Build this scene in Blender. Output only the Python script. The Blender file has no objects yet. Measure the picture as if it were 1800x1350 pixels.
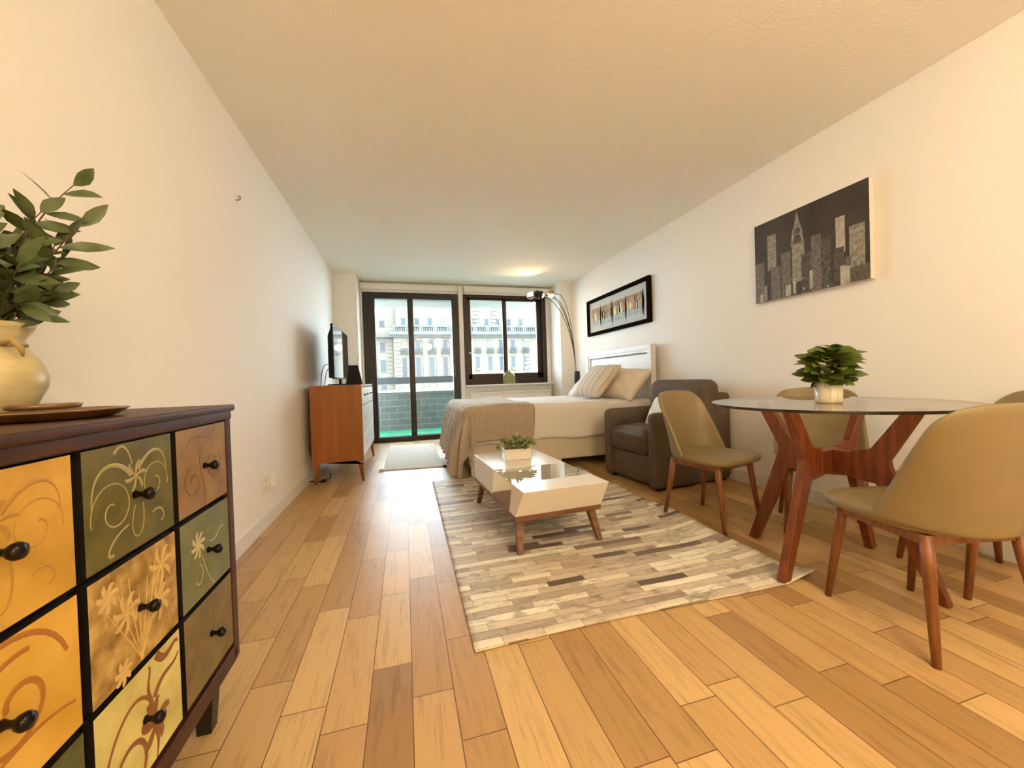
import bpy, bmesh, math, random
from mathutils import Vector, Matrix
PI = math.pi
rnd = random.Random(7)
S = bpy.context.scene
C = S.collection

# ------------------------------------------------------------------ camera, light, exposure
cam = bpy.data.objects.new('camera', bpy.data.cameras.new('camera'))
C.objects.link(cam)
_r = (0.96273624, -0.26850894, -0.03227811)
_u = (0.03477824, 0.0045586, 0.99938466)
_f = (0.26819657, 0.96326641, -0.013727)
CAMZ = 0.93337
cam.matrix_world = Matrix(((_r[0], _u[0], -_f[0], 0), (_r[1], _u[1], -_f[1], 0), (_r[2], _u[2], -_f[2], CAMZ), (0, 0, 0, 1)))
cam.data.sensor_fit = 'HORIZONTAL'
cam.data.sensor_width = 36
cam.data.lens = 36 * 678.3 / 1800
cam.data.clip_start = 0.02
cam.data.clip_end = 300
S.camera = cam

S.view_settings.view_transform = 'Standard'
S.view_settings.look = 'None'
S.view_settings.gamma = 1
S.view_settings.exposure = 1.8
S.view_settings.use_curve_mapping = False
try:
    S.cycles.use_denoising = True
    S.cycles.max_bounces = 10
    S.cycles.diffuse_bounces = 6
    S.cycles.transparent_max_bounces = 12
    S.cycles.caustics_reflective = False
    S.cycles.caustics_refractive = False
    S.cycles.sample_clamp_indirect = 6
except Exception:
    pass

world = bpy.data.worlds.new('world')
S.world = world
world.use_nodes = True
WB = world.node_tree.nodes['Background']
WB.inputs[0].default_value = (0.76, 0.89, 1.0, 1)
WB.inputs[1].default_value = 5.2

def light(name, kind, loc, energy, col, **kw):
    l = bpy.data.lights.new(name, kind)
    l.energy = energy
    l.color = col
    for k, v in kw.items():
        if k not in ('aim',):
            setattr(l, k, v)
    o = bpy.data.objects.new(name, l)
    C.objects.link(o)
    o.location = loc
    if 'aim' in kw:
        o.rotation_euler = (Vector(kw['aim']) - Vector(loc)).to_track_quat('-Z', 'Y').to_euler()
    return o

light('sun', 'SUN', (0, -10, 20), 0.25, (1.0, 0.97, 0.92), angle=0.05, aim=(4, 20, 4))
WARM = (1.0, 0.82, 0.54)
CEIL_LAMPS = [(1.12, -0.10, 17.0), (0.9, -2.0, 38.0)]      # x, y, strength of the flush ceiling lamps

# ------------------------------------------------------------------ room numbers
H = 2.5
XL, XR = -0.917, 2.713
YD = 6.366      # far wall with door and window
YP = 5.89       # front of the two pillars
YB = -3.0

# ------------------------------------------------------------------ materials
MATS = {}
def nt(name):
    m = bpy.data.materials.new(name)
    m.use_nodes = True
    n = m.node_tree
    return m, n, n.nodes['Principled BSDF']

def mat(name, col, rough=0.5, metal=0.0, var=0.0, scale=20.0, stretch=(1, 1, 1), bump=0.0, bscale=200.0, spec=0.5, coat=0.0, col2=None, detail=3.0, sheen=0.0, bdist=0.002):
    if name in MATS:
        return MATS[name]
    m, n, p = nt(name)
    p.inputs['Roughness'].default_value = rough
    p.inputs['Metallic'].default_value = metal
    p.inputs['Specular IOR Level'].default_value = spec
    p.inputs['Coat Weight'].default_value = coat
    if sheen:
        p.inputs['Sheen Weight'].default_value = sheen
    c = (*col, 1)
    p.inputs['Base Color'].default_value = c
    tc = n.nodes.new('ShaderNodeTexCoord')
    if var or col2:
        mp = n.nodes.new('ShaderNodeMapping')
        mp.inputs['Scale'].default_value = stretch
        n.links.new(tc.outputs['Object'], mp.inputs[0])
        no = n.nodes.new('ShaderNodeTexNoise')
        no.inputs['Scale'].default_value = scale
        no.inputs['Detail'].default_value = detail
        n.links.new(mp.outputs[0], no.inputs[0])
        r = n.nodes.new('ShaderNodeValToRGB')
        if col2 is None:
            a = tuple(max(0, x * (1 - var)) for x in col)
            b = tuple(min(1, x * (1 + var)) for x in col)
        else:
            a, b = col, col2
        r.color_ramp.elements[0].position = 0.33
        r.color_ramp.elements[1].position = 0.67
        r.color_ramp.elements[0].color = (*a, 1)
        r.color_ramp.elements[1].color = (*b, 1)
        n.links.new(no.outputs[0], r.inputs[0])
        n.links.new(r.outputs[0], p.inputs['Base Color'])
    if bump:
        nb = n.nodes.new('ShaderNodeTexNoise')
        nb.inputs['Scale'].default_value = bscale
        nb.inputs['Detail'].default_value = 2
        n.links.new(tc.outputs['Object'], nb.inputs[0])
        b = n.nodes.new('ShaderNodeBump')
        b.inputs['Strength'].default_value = bump
        b.inputs['Distance'].default_value = bdist
        n.links.new(nb.outputs[0], b.inputs['Height'])
        n.links.new(b.outputs[0], p.inputs['Normal'])
    MATS[name] = m
    return m

def glass_mat(name, tint=(1, 1, 1), ior=1.5, rough=0.0, boost=1.0):
    m = bpy.data.materials.new(name)
    m.use_nodes = True
    n = m.node_tree
    n.nodes.clear()
    out = n.nodes.new('ShaderNodeOutputMaterial')
    mix = n.nodes.new('ShaderNodeMixShader')
    tr = n.nodes.new('ShaderNodeBsdfTransparent')
    tr.inputs[0].default_value = (*tint, 1)
    gl = n.nodes.new('ShaderNodeBsdfGlossy')
    gl.inputs['Roughness'].default_value = rough
    fr = n.nodes.new('ShaderNodeFresnel')
    fr.inputs[0].default_value = ior
    mu = n.nodes.new('ShaderNodeMath')
    mu.operation = 'MULTIPLY'
    mu.inputs[1].default_value = boost
    mu.use_clamp = True
    ge = n.nodes.new('ShaderNodeNewGeometry')          # only the outer skin of the pane reflects
    inv = n.nodes.new('ShaderNodeMath'); inv.operation = 'SUBTRACT'; inv.inputs[0].default_value = 1.0
    n.links.new(ge.outputs['Backfacing'], inv.inputs[1])
    m2 = n.nodes.new('ShaderNodeMath'); m2.operation = 'MULTIPLY'
    n.links.new(fr.outputs[0], mu.inputs[0])
    n.links.new(mu.outputs[0], m2.inputs[0])
    n.links.new(inv.outputs[0], m2.inputs[1])
    n.links.new(m2.outputs[0], mix.inputs[0])
    n.links.new(tr.outputs[0], mix.inputs[1])
    n.links.new(gl.outputs[0], mix.inputs[2])
    n.links.new(mix.outputs[0], out.inputs[0])
    return m

def emit_mat(name, col, s):
    m, n, p = nt(name)
    p.inputs['Base Color'].default_value = (*col, 1)
    p.inputs['Emission Color'].default_value = (*col, 1)
    p.inputs['Emission Strength'].default_value = s
    return m

class NB:
    '''small node-graph writer'''
    def __init__(s, name):
        s.m, s.n, s.p = nt(name)
        s.tc = s.n.nodes.new('ShaderNodeTexCoord')
    def v(s, x, inp):
        if isinstance(x, (int, float)):
            inp.default_value = x
        elif isinstance(x, tuple):
            inp.default_value = x
        else:
            s.n.links.new(x, inp)
    def math(s, op, a, b=0.0, c=None):
        k = s.n.nodes.new('ShaderNodeMath'); k.operation = op
        s.v(a, k.inputs[0]); s.v(b, k.inputs[1])
        if c is not None: s.v(c, k.inputs[2])
        return k.outputs[0]
    def comb(s, x, y, z=0.0):
        k = s.n.nodes.new('ShaderNodeCombineXYZ')
        s.v(x, k.inputs[0]); s.v(y, k.inputs[1]); s.v(z, k.inputs[2])
        return k.outputs[0]
    def sep(s, vec):
        k = s.n.nodes.new('ShaderNodeSeparateXYZ'); s.v(vec, k.inputs[0])
        return k.outputs
    def white(s, vec):
        k = s.n.nodes.new('ShaderNodeTexWhiteNoise'); k.noise_dimensions = '2D'
        s.v(vec, k.inputs[0]); return k.outputs[0]
    def noise(s, vec, scale, detail=3.0, dist=0.0):
        k = s.n.nodes.new('ShaderNodeTexNoise'); s.v(vec, k.inputs[0])
        k.inputs['Scale'].default_value = scale; k.inputs['Detail'].default_value = detail
        k.inputs['Distortion'].default_value = dist
        return k.outputs[0]
    def ramp(s, fac, stops, interp='LINEAR'):
        k = s.n.nodes.new('ShaderNodeValToRGB'); s.v(fac, k.inputs[0])
        cr = k.color_ramp; cr.interpolation = interp
        while len(cr.elements) < len(stops): cr.elements.new(0.5)
        for e, (pos, col) in zip(cr.elements, stops):
            e.position = pos; e.color = (*col, 1)
        return k.outputs[0]
    def mix(s, fac, a, b, mode='MIX'):
        k = s.n.nodes.new('ShaderNodeMix'); k.data_type = 'RGBA'; k.blend_type = mode
        s.v(fac, k.inputs[0]); s.v(a, k.inputs[6]); s.v(b, k.inputs[7])
        return k.outputs[2]
    def bump(s, h, strength, dist=0.002):
        k = s.n.nodes.new('ShaderNodeBump'); k.inputs['Strength'].default_value = strength
        k.inputs['Distance'].default_value = dist
        s.v(h, k.inputs['Height']); s.n.links.new(k.outputs[0], s.p.inputs['Normal'])

def strips(name, w, L, stops, grain_amt, along='y', seam=(0.1, 0.05, 0.02), gap=0.012, rough=0.35, figure=True, jitter=0.35, blot=0.0, x0=0.0):
    '''rows of width w running along one axis, cut into random lengths about L'''
    b = NB(name)
    o = b.sep(b.tc.outputs['Object'])
    a, c = (o[1], o[0]) if along == 'y' else (o[0], o[1])
    rowf = b.math('DIVIDE', b.math('ADD', c, 50.0 * w + x0), w)
    row = b.math('FLOOR', rowf)
    rfr = b.math('FRACT', rowf)
    off = b.white(b.comb(row, 3.7))
    ll = b.math('ADD', b.math('MULTIPLY', b.white(b.comb(row, 9.1)), L * 2 * jitter), L * (1 - jitter))
    cf = b.math('DIVIDE', b.math('ADD', b.math('ADD', a, 40.0), b.math('MULTIPLY', off, 5.0)), ll)
    # vary each cell's length a little
    cell = b.math('FLOOR', cf)
    cfr = b.math('FRACT', cf)
    idr = b.white(b.comb(row, cell))
    idr2 = b.white(b.comb(b.math('ADD', row, 31.3), cell))
    col = b.ramp(idr, stops)
    if along == 'y':
        gv = b.comb(b.math('MULTIPLY', o[0], 14.0), b.math('MULTIPLY', o[1], 1.1), b.math('MULTIPLY', idr, 37.0))
    else:
        gv = b.comb(b.math('MULTIPLY', o[0], 2.5), b.math('MULTIPLY', o[1], 9.0), b.math('MULTIPLY', idr, 37.0))
    g1 = b.noise(gv, 2.2, 6.0, 1.6)
    g2 = b.noise(gv, 9.0, 4.0, 0.4)
    g = b.math('ADD', b.math('MULTIPLY', g1, 0.65), b.math('MULTIPLY', g2, 0.35))
    gr = b.ramp(g, [(0.30, (1 - grain_amt,) * 3), (0.5, (1, 1, 1)), (0.72, (1 + 0 * grain_amt,) * 3)])
    col = b.mix(1.0, col, gr, 'MULTIPLY')
    if blot:
        bn = b.noise(b.comb(b.math('MULTIPLY', o[0], 1.0), b.math('MULTIPLY', o[1], 2.2), b.math('MULTIPLY', idr, 11.0)), 14.0, 5.0, 0.2)
        gate = b.math('GREATER_THAN', idr2, 0.6)
        col = b.mix(b.math('MULTIPLY', gate, b.ramp(bn, [(0.5, (0, 0, 0)), (0.64, (blot,) * 3)])), col, (0.13, 0.09, 0.06, 1))
    ex = b.math('MINIMUM', rfr, b.math('SUBTRACT', 1.0, rfr))
    ey = b.math('MULTIPLY', b.math('MINIMUM', cfr, b.math('SUBTRACT', 1.0, cfr)), b.math('DIVIDE', ll, w))
    e = b.math('MINIMUM', ex, ey)
    mask = b.math('LESS_THAN', e, gap)
    col = b.mix(mask, col, (*seam, 1))
    b.n.links.new(col, b.p.inputs['Base Color'])
    rr = b.math('ADD', b.math('MULTIPLY', g, 0.16), rough - 0.08)
    b.n.links.new(rr, b.p.inputs['Roughness'])
    hh = b.math('ADD', b.math('MULTIPLY', b.math('SMOOTH_MIN', e, gap * 3, 0.02), 6.0), b.math('MULTIPLY', g, 0.35))
    b.bump(hh, 0.25, 0.002)
    return b.m

M_floor = strips('oak_planks', 0.1205, 0.56, [(0.0, (0.36, 0.205, 0.078)), (0.25, (0.46, 0.275, 0.110)), (0.5, (0.54, 0.335, 0.140)), (0.75, (0.61, 0.395, 0.170)), (1.0, (0.70, 0.47, 0.215))], 0.34, 'y', (0.12, 0.05, 0.02), 0.011, 0.36, x0=0.009)
M_rug = strips('hide_patchwork', 0.042, 0.27, [(0.0, (0.13, 0.095, 0.08)), (0.06, (0.25, 0.19, 0.15)), (0.14, (0.46, 0.38, 0.30)), (0.35, (0.56, 0.48, 0.39)), (0.60, (0.66, 0.585, 0.47)), (0.80, (0.78, 0.72, 0.585)), (1.0, (0.90, 0.86, 0.73))], 0.38, 'x', (0.24, 0.19, 0.14), 0.026, 0.5, blot=0.5, x0=0.0, jitter=0.5)
M_rug.node_tree.nodes['Principled BSDF'].inputs['Specular IOR Level'].default_value = 0.35

def paint_wall(name, col, rough, bscale, bstr, dist=0.002):
    b = NB(name)
    b.p.inputs['Base Color'].default_value = (*col, 1)
    b.p.inputs['Roughness'].default_value = rough
    b.p.inputs['Specular IOR Level'].default_value = 0.25
    n1 = b.noise(b.tc.outputs['Object'], bscale, 4.0)
    b.bump(n1, bstr, dist)
    return b.m
M_wall = paint_wall('cream_wall_paint', (0.86, 0.83, 0.78), 0.65, 130, 0.12)
M_ceil = paint_wall('textured_ceiling_paint', (0.94, 0.91, 0.84), 0.8, 75, 0.55, 0.006)
M_white = mat('white_trim_paint', (0.80, 0.78, 0.75), 0.4)
M_blind = mat('white_blind_fabric', (0.78, 0.75, 0.70), 0.7, bump=0.1, bscale=300)
M_black = mat('dark_bronze_aluminium', (0.022, 0.018, 0.016), 0.35, 0.3)
M_glass = glass_mat('window_glass', (0.965, 0.98, 0.97), 1.5)
M_tglass = glass_mat('table_glass', (0.965, 0.98, 0.96), 1.52, 0.0, 1.3)
M_tedge = mat('glass_edge', (0.03, 0.02, 0.012), 0.15)
M_walnut = mat('red_walnut', (0.165, 0.038, 0.010), 0.33, var=0.35, scale=6, stretch=(8, 8, 1))
M_chairwood = mat('warm_walnut', (0.22, 0.078, 0.026), 0.38, var=0.3, scale=7, stretch=(8, 8, 1))
M_leather = mat('tan_leatherette', (0.245, 0.180, 0.085), 0.42, bump=0.12, bscale=400, var=0.05, scale=8)
M_sofa = mat('brown_upholstery', (0.105, 0.073, 0.050), 0.72, bump=0.2, bscale=350, var=0.08, scale=14)
M_sofaseat = mat('brown_leather', (0.085, 0.055, 0.038), 0.38, bump=0.15, bscale=60, var=0.1, scale=9, bdist=0.004)

# ------------------------------------------------------------------ mesh building
class MB:
    def __init__(s):
        s.v = []; s.f = []; s.m = []
    def add(s, vs, fs, mi=0):
        k = len(s.v)
        s.v += [tuple(q) for q in vs]
        s.f += [tuple(i + k for i in q) for q in fs]
        s.m += [mi] * len(fs)
        return s
    def box(s, x0, x1, y0, y1, z0, z1, mi=0):
        vs = [(x, y, z) for z in (z0, z1) for y in (y0, y1) for x in (x0, x1)]
        return s.add(vs, [(0, 2, 3, 1), (4, 5, 7, 6), (0, 1, 5, 4), (2, 6, 7, 3), (0, 4, 6, 2), (1, 3, 7, 5)], mi)
    def frustum(s, b, t, mi=0):
        '''b, t: (x0,x1,y0,y1,z)'''
        vs = [(x, y, q[4]) for q in (b, t) for y in (q[2], q[3]) for x in (q[0], q[1])]
        return s.add(vs, [(0, 2, 3, 1), (4, 5, 7, 6), (0, 1, 5, 4), (2, 6, 7, 3), (0, 4, 6, 2), (1, 3, 7, 5)], mi)
    def prism(s, pts, vec, mi=0):
        '''extrude polygon pts along vec'''
        n = len(pts); vec = Vector(vec)
        a = [Vector(p) for p in pts]; b = [p + vec for p in a]
        return s.add(a + b, [tuple(range(n))[::-1], tuple(range(n, 2 * n))] + [(i, (i + 1) % n, n + (i + 1) % n, n + i) for i in range(n)], mi)
    def tube(s, pts, r, n=8, mi=0, cap=True):
        pts = [Vector(p) for p in pts]
        if isinstance(r, (int, float)): r = [r] * len(pts)
        rings = []; ref = None
        for i, p in enumerate(pts):
            d = (pts[min(i + 1, len(pts) - 1)] - pts[max(i - 1, 0)])
            d = d.normalized() if d.length > 1e-9 else Vector((0, 0, 1))
            if ref is None:
                ref = Vector((1, 0, 0)) if abs(d.x) < 0.9 else Vector((0, 1, 0))
            a = (ref - d * ref.dot(d)).normalized(); ref = a
            b = d.cross(a)
            rings.append([p + (a * math.cos(2 * PI * k / n) + b * math.sin(2 * PI * k / n)) * r[i] for k in range(n)])
        vs = [q for R_ in rings for q in R_]
        fs = [(i * n + k, i * n + (k + 1) % n, (i + 1) * n + (k + 1) % n, (i + 1) * n + k) for i in range(len(pts) - 1) for k in range(n)]
        if cap:
            fs += [tuple(range(n))[::-1], tuple(range((len(pts) - 1) * n, len(pts) * n))]
        return s.add(vs, fs, mi)
    def lathe(s, prof, n=24, c=(0, 0, 0), mi=0, mod=None, close=False):
        vs = []
        for (r, z) in prof:
            for k in range(n):
                t = 2 * PI * k / n
                rr = r * (mod(t, z) if mod else 1)
                vs.append((c[0] + rr * math.cos(t), c[1] + rr * math.sin(t), c[2] + z))
        m = len(prof)
        fs = [(i * n + k, i * n + (k + 1) % n, (i + 1) * n + (k + 1) % n, (i + 1) * n + k) for i in range(m - 1) for k in range(n)]
        if prof[0][0] > 1e-6 and not close: fs.append(tuple(range(n))[::-1])
        if prof[-1][0] > 1e-6 and not close: fs.append(tuple(range((m - 1) * n, m * n)))
        return s.add(vs, fs, mi)
    def grid(s, fn, nu, nv, mi=0):
        vs = [fn(i / nu, j / nv) for j in range(nv + 1) for i in range(nu + 1)]
        fs = [(j * (nu + 1) + i, j * (nu + 1) + i + 1, (j + 1) * (nu + 1) + i + 1, (j + 1) * (nu + 1) + i) for j in range(nv) for i in range(nu)]
        return s.add(vs, fs, mi)
    def sphere(s, c, r, mi=0, n=16, m=10, sc=(1, 1, 1)):
        prof = [(r * math.sin(PI * i / m), -r * math.cos(PI * i / m)) for i in range(m + 1)]
        k = len(s.v)
        s.lathe(prof, n, (0, 0, 0), mi)
        for i in range(k, len(s.v)):
            x, y, z = s.v[i]
            s.v[i] = (c[0] + x * sc[0], c[1] + y * sc[1], c[2] + z * sc[2])
        return s
    def leaf(s, base, d, up, L, W, bend=0.15, mi=0, cup=0.15, tip=1.0):
        d = Vector(d).normalized(); up = Vector(up)
        side = d.cross(up)
        if side.length < 1e-4: side = d.cross(Vector((1, 0, 0.3)))
        side.normalize(); nrm = side.cross(d).normalized(); base = Vector(base)
        prof = [(0.0, 0.06), (0.18, 0.62), (0.42, 1.0), (0.68, 0.82), (0.88, 0.38), (1.0, 0.02 * tip)]
        vs = []
        for t, w in prof:
            c = base + d * (L * t) - nrm * (bend * L * t * t)
            o = side * (W * w * 0.5); lift = nrm * (cup * W * w * 0.5)
            vs += [c - o + lift, c, c + o + lift]
        fs = []
        for i in range(len(prof) - 1):
            a = i * 3
            fs += [(a, a + 1, a + 4, a + 3), (a + 1, a + 2, a + 5, a + 4)]
        return s.add(vs, fs, mi)
    def build(s, name, mats, parent=None, smooth=False, bevel=0.0, bseg=2, sub=0, solid=0.0, recalc=True, angle=None, weld=False):
        me = bpy.data.meshes.new(name)
        me.from_pydata(s.v, [], s.f)
        if not isinstance(mats, (list, tuple)): mats = [mats]
        for m in mats: me.materials.append(m)
        me.polygons.foreach_set('material_index', s.m)
        bm = bmesh.new(); bm.from_mesh(me)
        if weld: bmesh.ops.remove_doubles(bm, verts=bm.verts, dist=1e-5)
        if recalc: bmesh.ops.recalc_face_normals(bm, faces=bm.faces)
        bm.to_mesh(me); bm.free()
        if smooth:
            me.polygons.foreach_set('use_smooth', [True] * len(me.polygons))
        o = bpy.data.objects.new(name, me)
        C.objects.link(o)
        if parent is not None: o.parent = parent
        if solid:
            q = o.modifiers.new('solid', 'SOLIDIFY'); q.thickness = solid; q.offset = 0
        if bevel:
            q = o.modifiers.new('bevel', 'BEVEL'); q.width = bevel; q.segments = bseg; q.limit_method = 'ANGLE'; q.angle_limit = 0.6
            q.harden_normals = False
            me.polygons.foreach_set('use_smooth', [True] * len(me.polygons))
            w = o.modifiers.new('wn', 'WEIGHTED_NORMAL'); w.keep_sharp = False
        if sub:
            q = o.modifiers.new('sub', 'SUBSURF'); q.levels = sub; q.render_levels = sub
        return o

def rbox(mb, x0, x1, y0, y1, z0, z1, r, n=6, puff=(0, 0, 0), mi=0, seg=10):
    '''rounded box, optionally puffed outwards per axis, as a closed grid'''
    cx, cy, cz = (x0 + x1) / 2, (y0 + y1) / 2, (z0 + z1) / 2
    hx, hy, hz = (x1 - x0) / 2, (y1 - y0) / 2, (z1 - z0) / 2
    bm = bmesh.new()
    bmesh.ops.create_cube(bm, size=2)
    bmesh.ops.subdivide_edges(bm, edges=bm.edges, cuts=seg, use_grid_fill=True)
    vs = []
    for v in bm.verts:
        p = [v.co.x, v.co.y, v.co.z]
        h = [hx, hy, hz]
        # concentrate grid lines near the edges
        q = [math.copysign(1 - (1 - abs(c)) ** 1.6, c) * hh for c, hh in zip(p, h)]
        ce = [max(-hh + r, min(hh - r, c)) for c, hh in zip(q, h)]
        d = Vector([a - b for a, b in zip(q, ce)])
        if d.length > 1e-9:
            d = d.normalized() * r
        out = Vector(ce) + d
        for k in range(3):
            if puff[k]:
                o1, o2 = [j for j in range(3) if j != k]
                f = (1 - abs(p[o1]) ** 2.5) * (1 - abs(p[o2]) ** 2.5)
                out[k] += puff[k] * f * (out[k] / h[k])
        vs.append((cx + out.x, cy + out.y, cz + out.z))
    fs = [tuple(v.index for v in f.verts) for f in bm.faces]
    bm.free()
    mb.add(vs, fs, mi)
    return mb

def thing(name, label, cat, loc=(0, 0, 0), rz=0.0, group=None):
    o = bpy.data.objects.new(name, None)
    o.empty_display_size = 0.1
    C.objects.link(o)
    o.location = loc
    o.rotation_euler = (0, 0, rz)
    return tag(o, label, cat, group)
def tag(o, label, cat, group=None):
    o['label'] = label; o['category'] = cat
    if group: o['group'] = group
    return o
def struct(o, label=None):
    o['kind'] = 'structure'
    if label: o['label'] = label
    return o
def copy_tree(o, parent=None):
    c = o.copy(); C.objects.link(c); c.parent = parent
    for ch in [q for q in bpy.data.objects if q.parent == o]:
        copy_tree(ch, c)
    return c

# ------------------------------------------------------------------ the room
struct(MB().box(XL - 0.1, XR + 0.1, YB, YD + 0.06, -0.12, 0).build('floor', M_floor), 'oak plank floor running toward the window')
struct(MB().box(XL - 0.1, XR + 0.1, YB, YD + 0.2, H, H + 0.15).build('ceiling', M_ceil), 'textured cream ceiling')
struct(MB().box(XL - 0.12, XL, YB, YD + 0.2, 0, H).build('wall_left', M_wall), 'plain cream wall on the left')
struct(MB().box(XR, XR + 0.12, YB, YD + 0.2, 0, H).build('wall_right', M_wall), 'cream wall on the right hung with two pictures')
struct(MB().box(XL, XR, YB - 0.1, YB, 0, H).build('wall_near', M_wall))
DX0, DX1, DZ = -0.577, 0.887, 2.343
WX0, WX1, WZ0, WZ1 = 0.975, 2.414, 0.853, 2.346
wf = MB()
wf.box(XL, -0.612, YP, YD + 0.16, 0, H)                 # left pillar
wf.box(2.494, XR, YP, YD + 0.16, 0, H)                  # right pillar
wf.box(-0.612, DX0, YD, YD + 0.16, 0, H)
wf.box(DX1, WX0, YD, YD + 0.16, 0, H)
wf.box(WX1, 2.494, YD, YD + 0.16, 0, H)
wf.box(DX0, DX1, YD, YD + 0.16, DZ, H)
wf.box(WX0, WX1, YD, YD + 0.16, WZ1, H)
wf.box(WX0, WX1, YD, YD + 0.16, 0, WZ0)
struct(wf.build('wall_far', M_wall), 'far wall with pillars around the balcony door and window')
struct(MB().box(XL, XL + 0.014, YB, YP, 0, 0.10).build('baseboard_left', M_white, bevel=0.003))
struct(MB().box(XR - 0.014, XR, YB, YP, 0, 0.10).build('baseboard_right', M_white, bevel=0.003))
struct(MB().box(XL, -0.598, YP - 0.014, YP, 0, 0.10).build('baseboard_far', M_white, bevel=0.003))
# white strip between door and window, casing around the window
t = MB()
t.box(DX1 + 0.01, WX0 - 0.008, YD - 0.03, YD, 0, H - 0.02)
struct(t.build('trim_1', M_white, bevel=0.004))
t = MB()
t.box(WX1 + 0.006, WX1 + 0.05, YD - 0.02, YD, WZ0 - 0.06, WZ1)
t.box(-0.612, -0.585, YD - 0.05, YD, 0, H - 0.02)
struct(t.build('trim_2', M_white, bevel=0.004))
struct(MB().box(WX0 - 0.005, WX1 + 0.07, YD - 0.17, YD + 0.05, WZ0 - 0.028, WZ0 - 0.003).build('trim_3', M_white, bevel=0.004), 'white window sill')

# sliding balcony door
d = struct(bpy.data.objects.new('door_1', None)); C.objects.link(d); d.location = (0, YD, 0)
m = MB()
m.box(DX0, -0.406, -0.035, 0.09, 0, DZ)
m.box(0.779, DX1, -0.035, 0.09, 0, DZ)
m.box(-0.406, 0.779, -0.035, 0.09, 2.245, DZ)
m.box(-0.406, 0.779, -0.035, 0.09, 0, 0.075)
m.build('door_frame', M_black, d, bevel=0.004)
m = MB()
m.box(-0.50, -0.44, -0.045, -0.034, 0.05, 2.28)
m.box(0.81, 0.84, -0.045, -0.034, 0.05, 2.28)
m.box(-0.5, 0.84, -0.055, -0.034, 0.0, 0.03)
m.build('door_track', M_black, d, bevel=0.003)
m = MB(); m.box(0.084, 0.172, -0.02, 0.05, 0.075, 2.245)
m.box(0.112, 0.144, -0.032, -0.02, 0.075, 2.245)
m.build('door_stile', M_black, d, bevel=0.003)
MB().box(-0.406, 0.09, 0.006, 0.012, 0.075, 2.245).build('door_glass', M_glass, d)
MB().box(0.165, 0.779, 0.030, 0.036, 0.075, 2.245).build('door_glass', M_glass, d)
m = MB(); m.box(0.80, 0.818, -0.075, -0.04, 1.0, 1.2); m.build('door_handle', M_black, d, bevel=0.004)

w = struct(bpy.data.objects.new('window_1', None)); C.objects.link(w); w.location = (0, YD, 0)
M_wframe = mat('brown_bronze_aluminium', (0.035, 0.019, 0.013), 0.32, 0.35)
m = MB()
m.box(WX0, 1.035, -0.03, 0.09, WZ0, WZ1)
m.box(2.345, WX1, -0.03, 0.09, WZ0, WZ1)
m.box(1.035, 2.345, -0.03, 0.09, 2.30, WZ1)
m.box(1.035, 2.345, -0.03, 0.09, WZ0, 0.945)
m.build('window_frame', M_wframe, w, bevel=0.004)
for nm, a, b, y in (('window_sash', 1.035, 1.69, 0.0), ('window_sash', 1.66, 2.345, 0.03)):
    m = MB()
    m.box(a, a + 0.06, y, y + 0.028, 0.945, 2.30)
    m.box(b - (0.05 if a < 1.5 else 0.085), b, y, y + 0.028, 0.945, 2.30)
    m.box(a, b, y, y + 0.028, 2.262, 2.30)
    m.box(a, b, y, y + 0.028, 0.945, 1.03)
    q = m.build(nm, M_wframe, w, bevel=0.003)
    MB().box(a + 0.05, b - 0.045, y + 0.011, y + 0.017, 1.02, 2.27).build('window_glass', M_glass, q)
m = MB(); m.sphere((1.06, -0.035, 1.38), 0.018, 0, 10, 8); m.build('window_latch', mat('brushed_steel', (0.6, 0.6, 0.58), 0.3, 1.0), w)

# roller blinds, rolled up above door and window
for nm, a, b, lab in (('roller_blind', -0.60, 0.875, 'rolled up white roller blind above the sliding balcony door'), ('roller_blind', 0.985, 2.47, 'rolled up white roller blind above the window')):
    r = thing(nm, lab, 'blind', ((a + b) / 2, YD - 0.06, 2.34), 0, 'roller blinds on the far wall')
    hw = (b - a) / 2
    m = MB(); m.box(-hw, hw, -0.045, 0.058, 0.035, 0.125); m.build('cassette', M_white, r, bevel=0.006)
    m = MB(); m.box(-hw + 0.02, hw - 0.02, 0.0, 0.004, 0.012, 0.05); m.build('blind_fabric', M_blind, r)
    m = MB(); m.box(-hw + 0.02, hw - 0.02, -0.008, 0.012, 0.0, 0.018); m.build('bottom_rail', M_white, r, bevel=0.004)

# heater cover below the window
r = thing('radiator_cover', 'low white radiator cover under the window behind the bed', 'radiator', (0, YD - 0.09, 0))
MB().box(1.03, 2.42, -0.06, 0.088, 0.0, 0.70).build('panel', M_wall, r, bevel=0.006)
MB().box(1.015, 2.435, -0.075, 0.088, 0.70, 0.722).build('top_board', M_wall, r, bevel=0.004)

# flush ceiling lamps (above and behind the camera)
for i, (x, y, st) in enumerate(CEIL_LAMPS):
    r = thing('ceiling_light', ('white globe ceiling light over the dining end of the room', 'white globe ceiling light near the rear wall')[i], 'ceiling light', (x, y, H), 0, 'ceiling lights')
    m = MB(); m.lathe([(0.02, 0.0), (0.21, 0.0), (0.215, -0.03), (0.20, -0.035), (0.02, -0.035), (0.02, -0.17)], 32); m.build('lamp_base', M_white, r, smooth=True)
    m = MB(); m.sphere((0, 0, -0.28), 0.15, 0, 24, 16, (1, 1, 0.8))
    m.build('diffuser', emit_mat('warm_diffuser_%d' % i, WARM, st), r, smooth=True)

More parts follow.
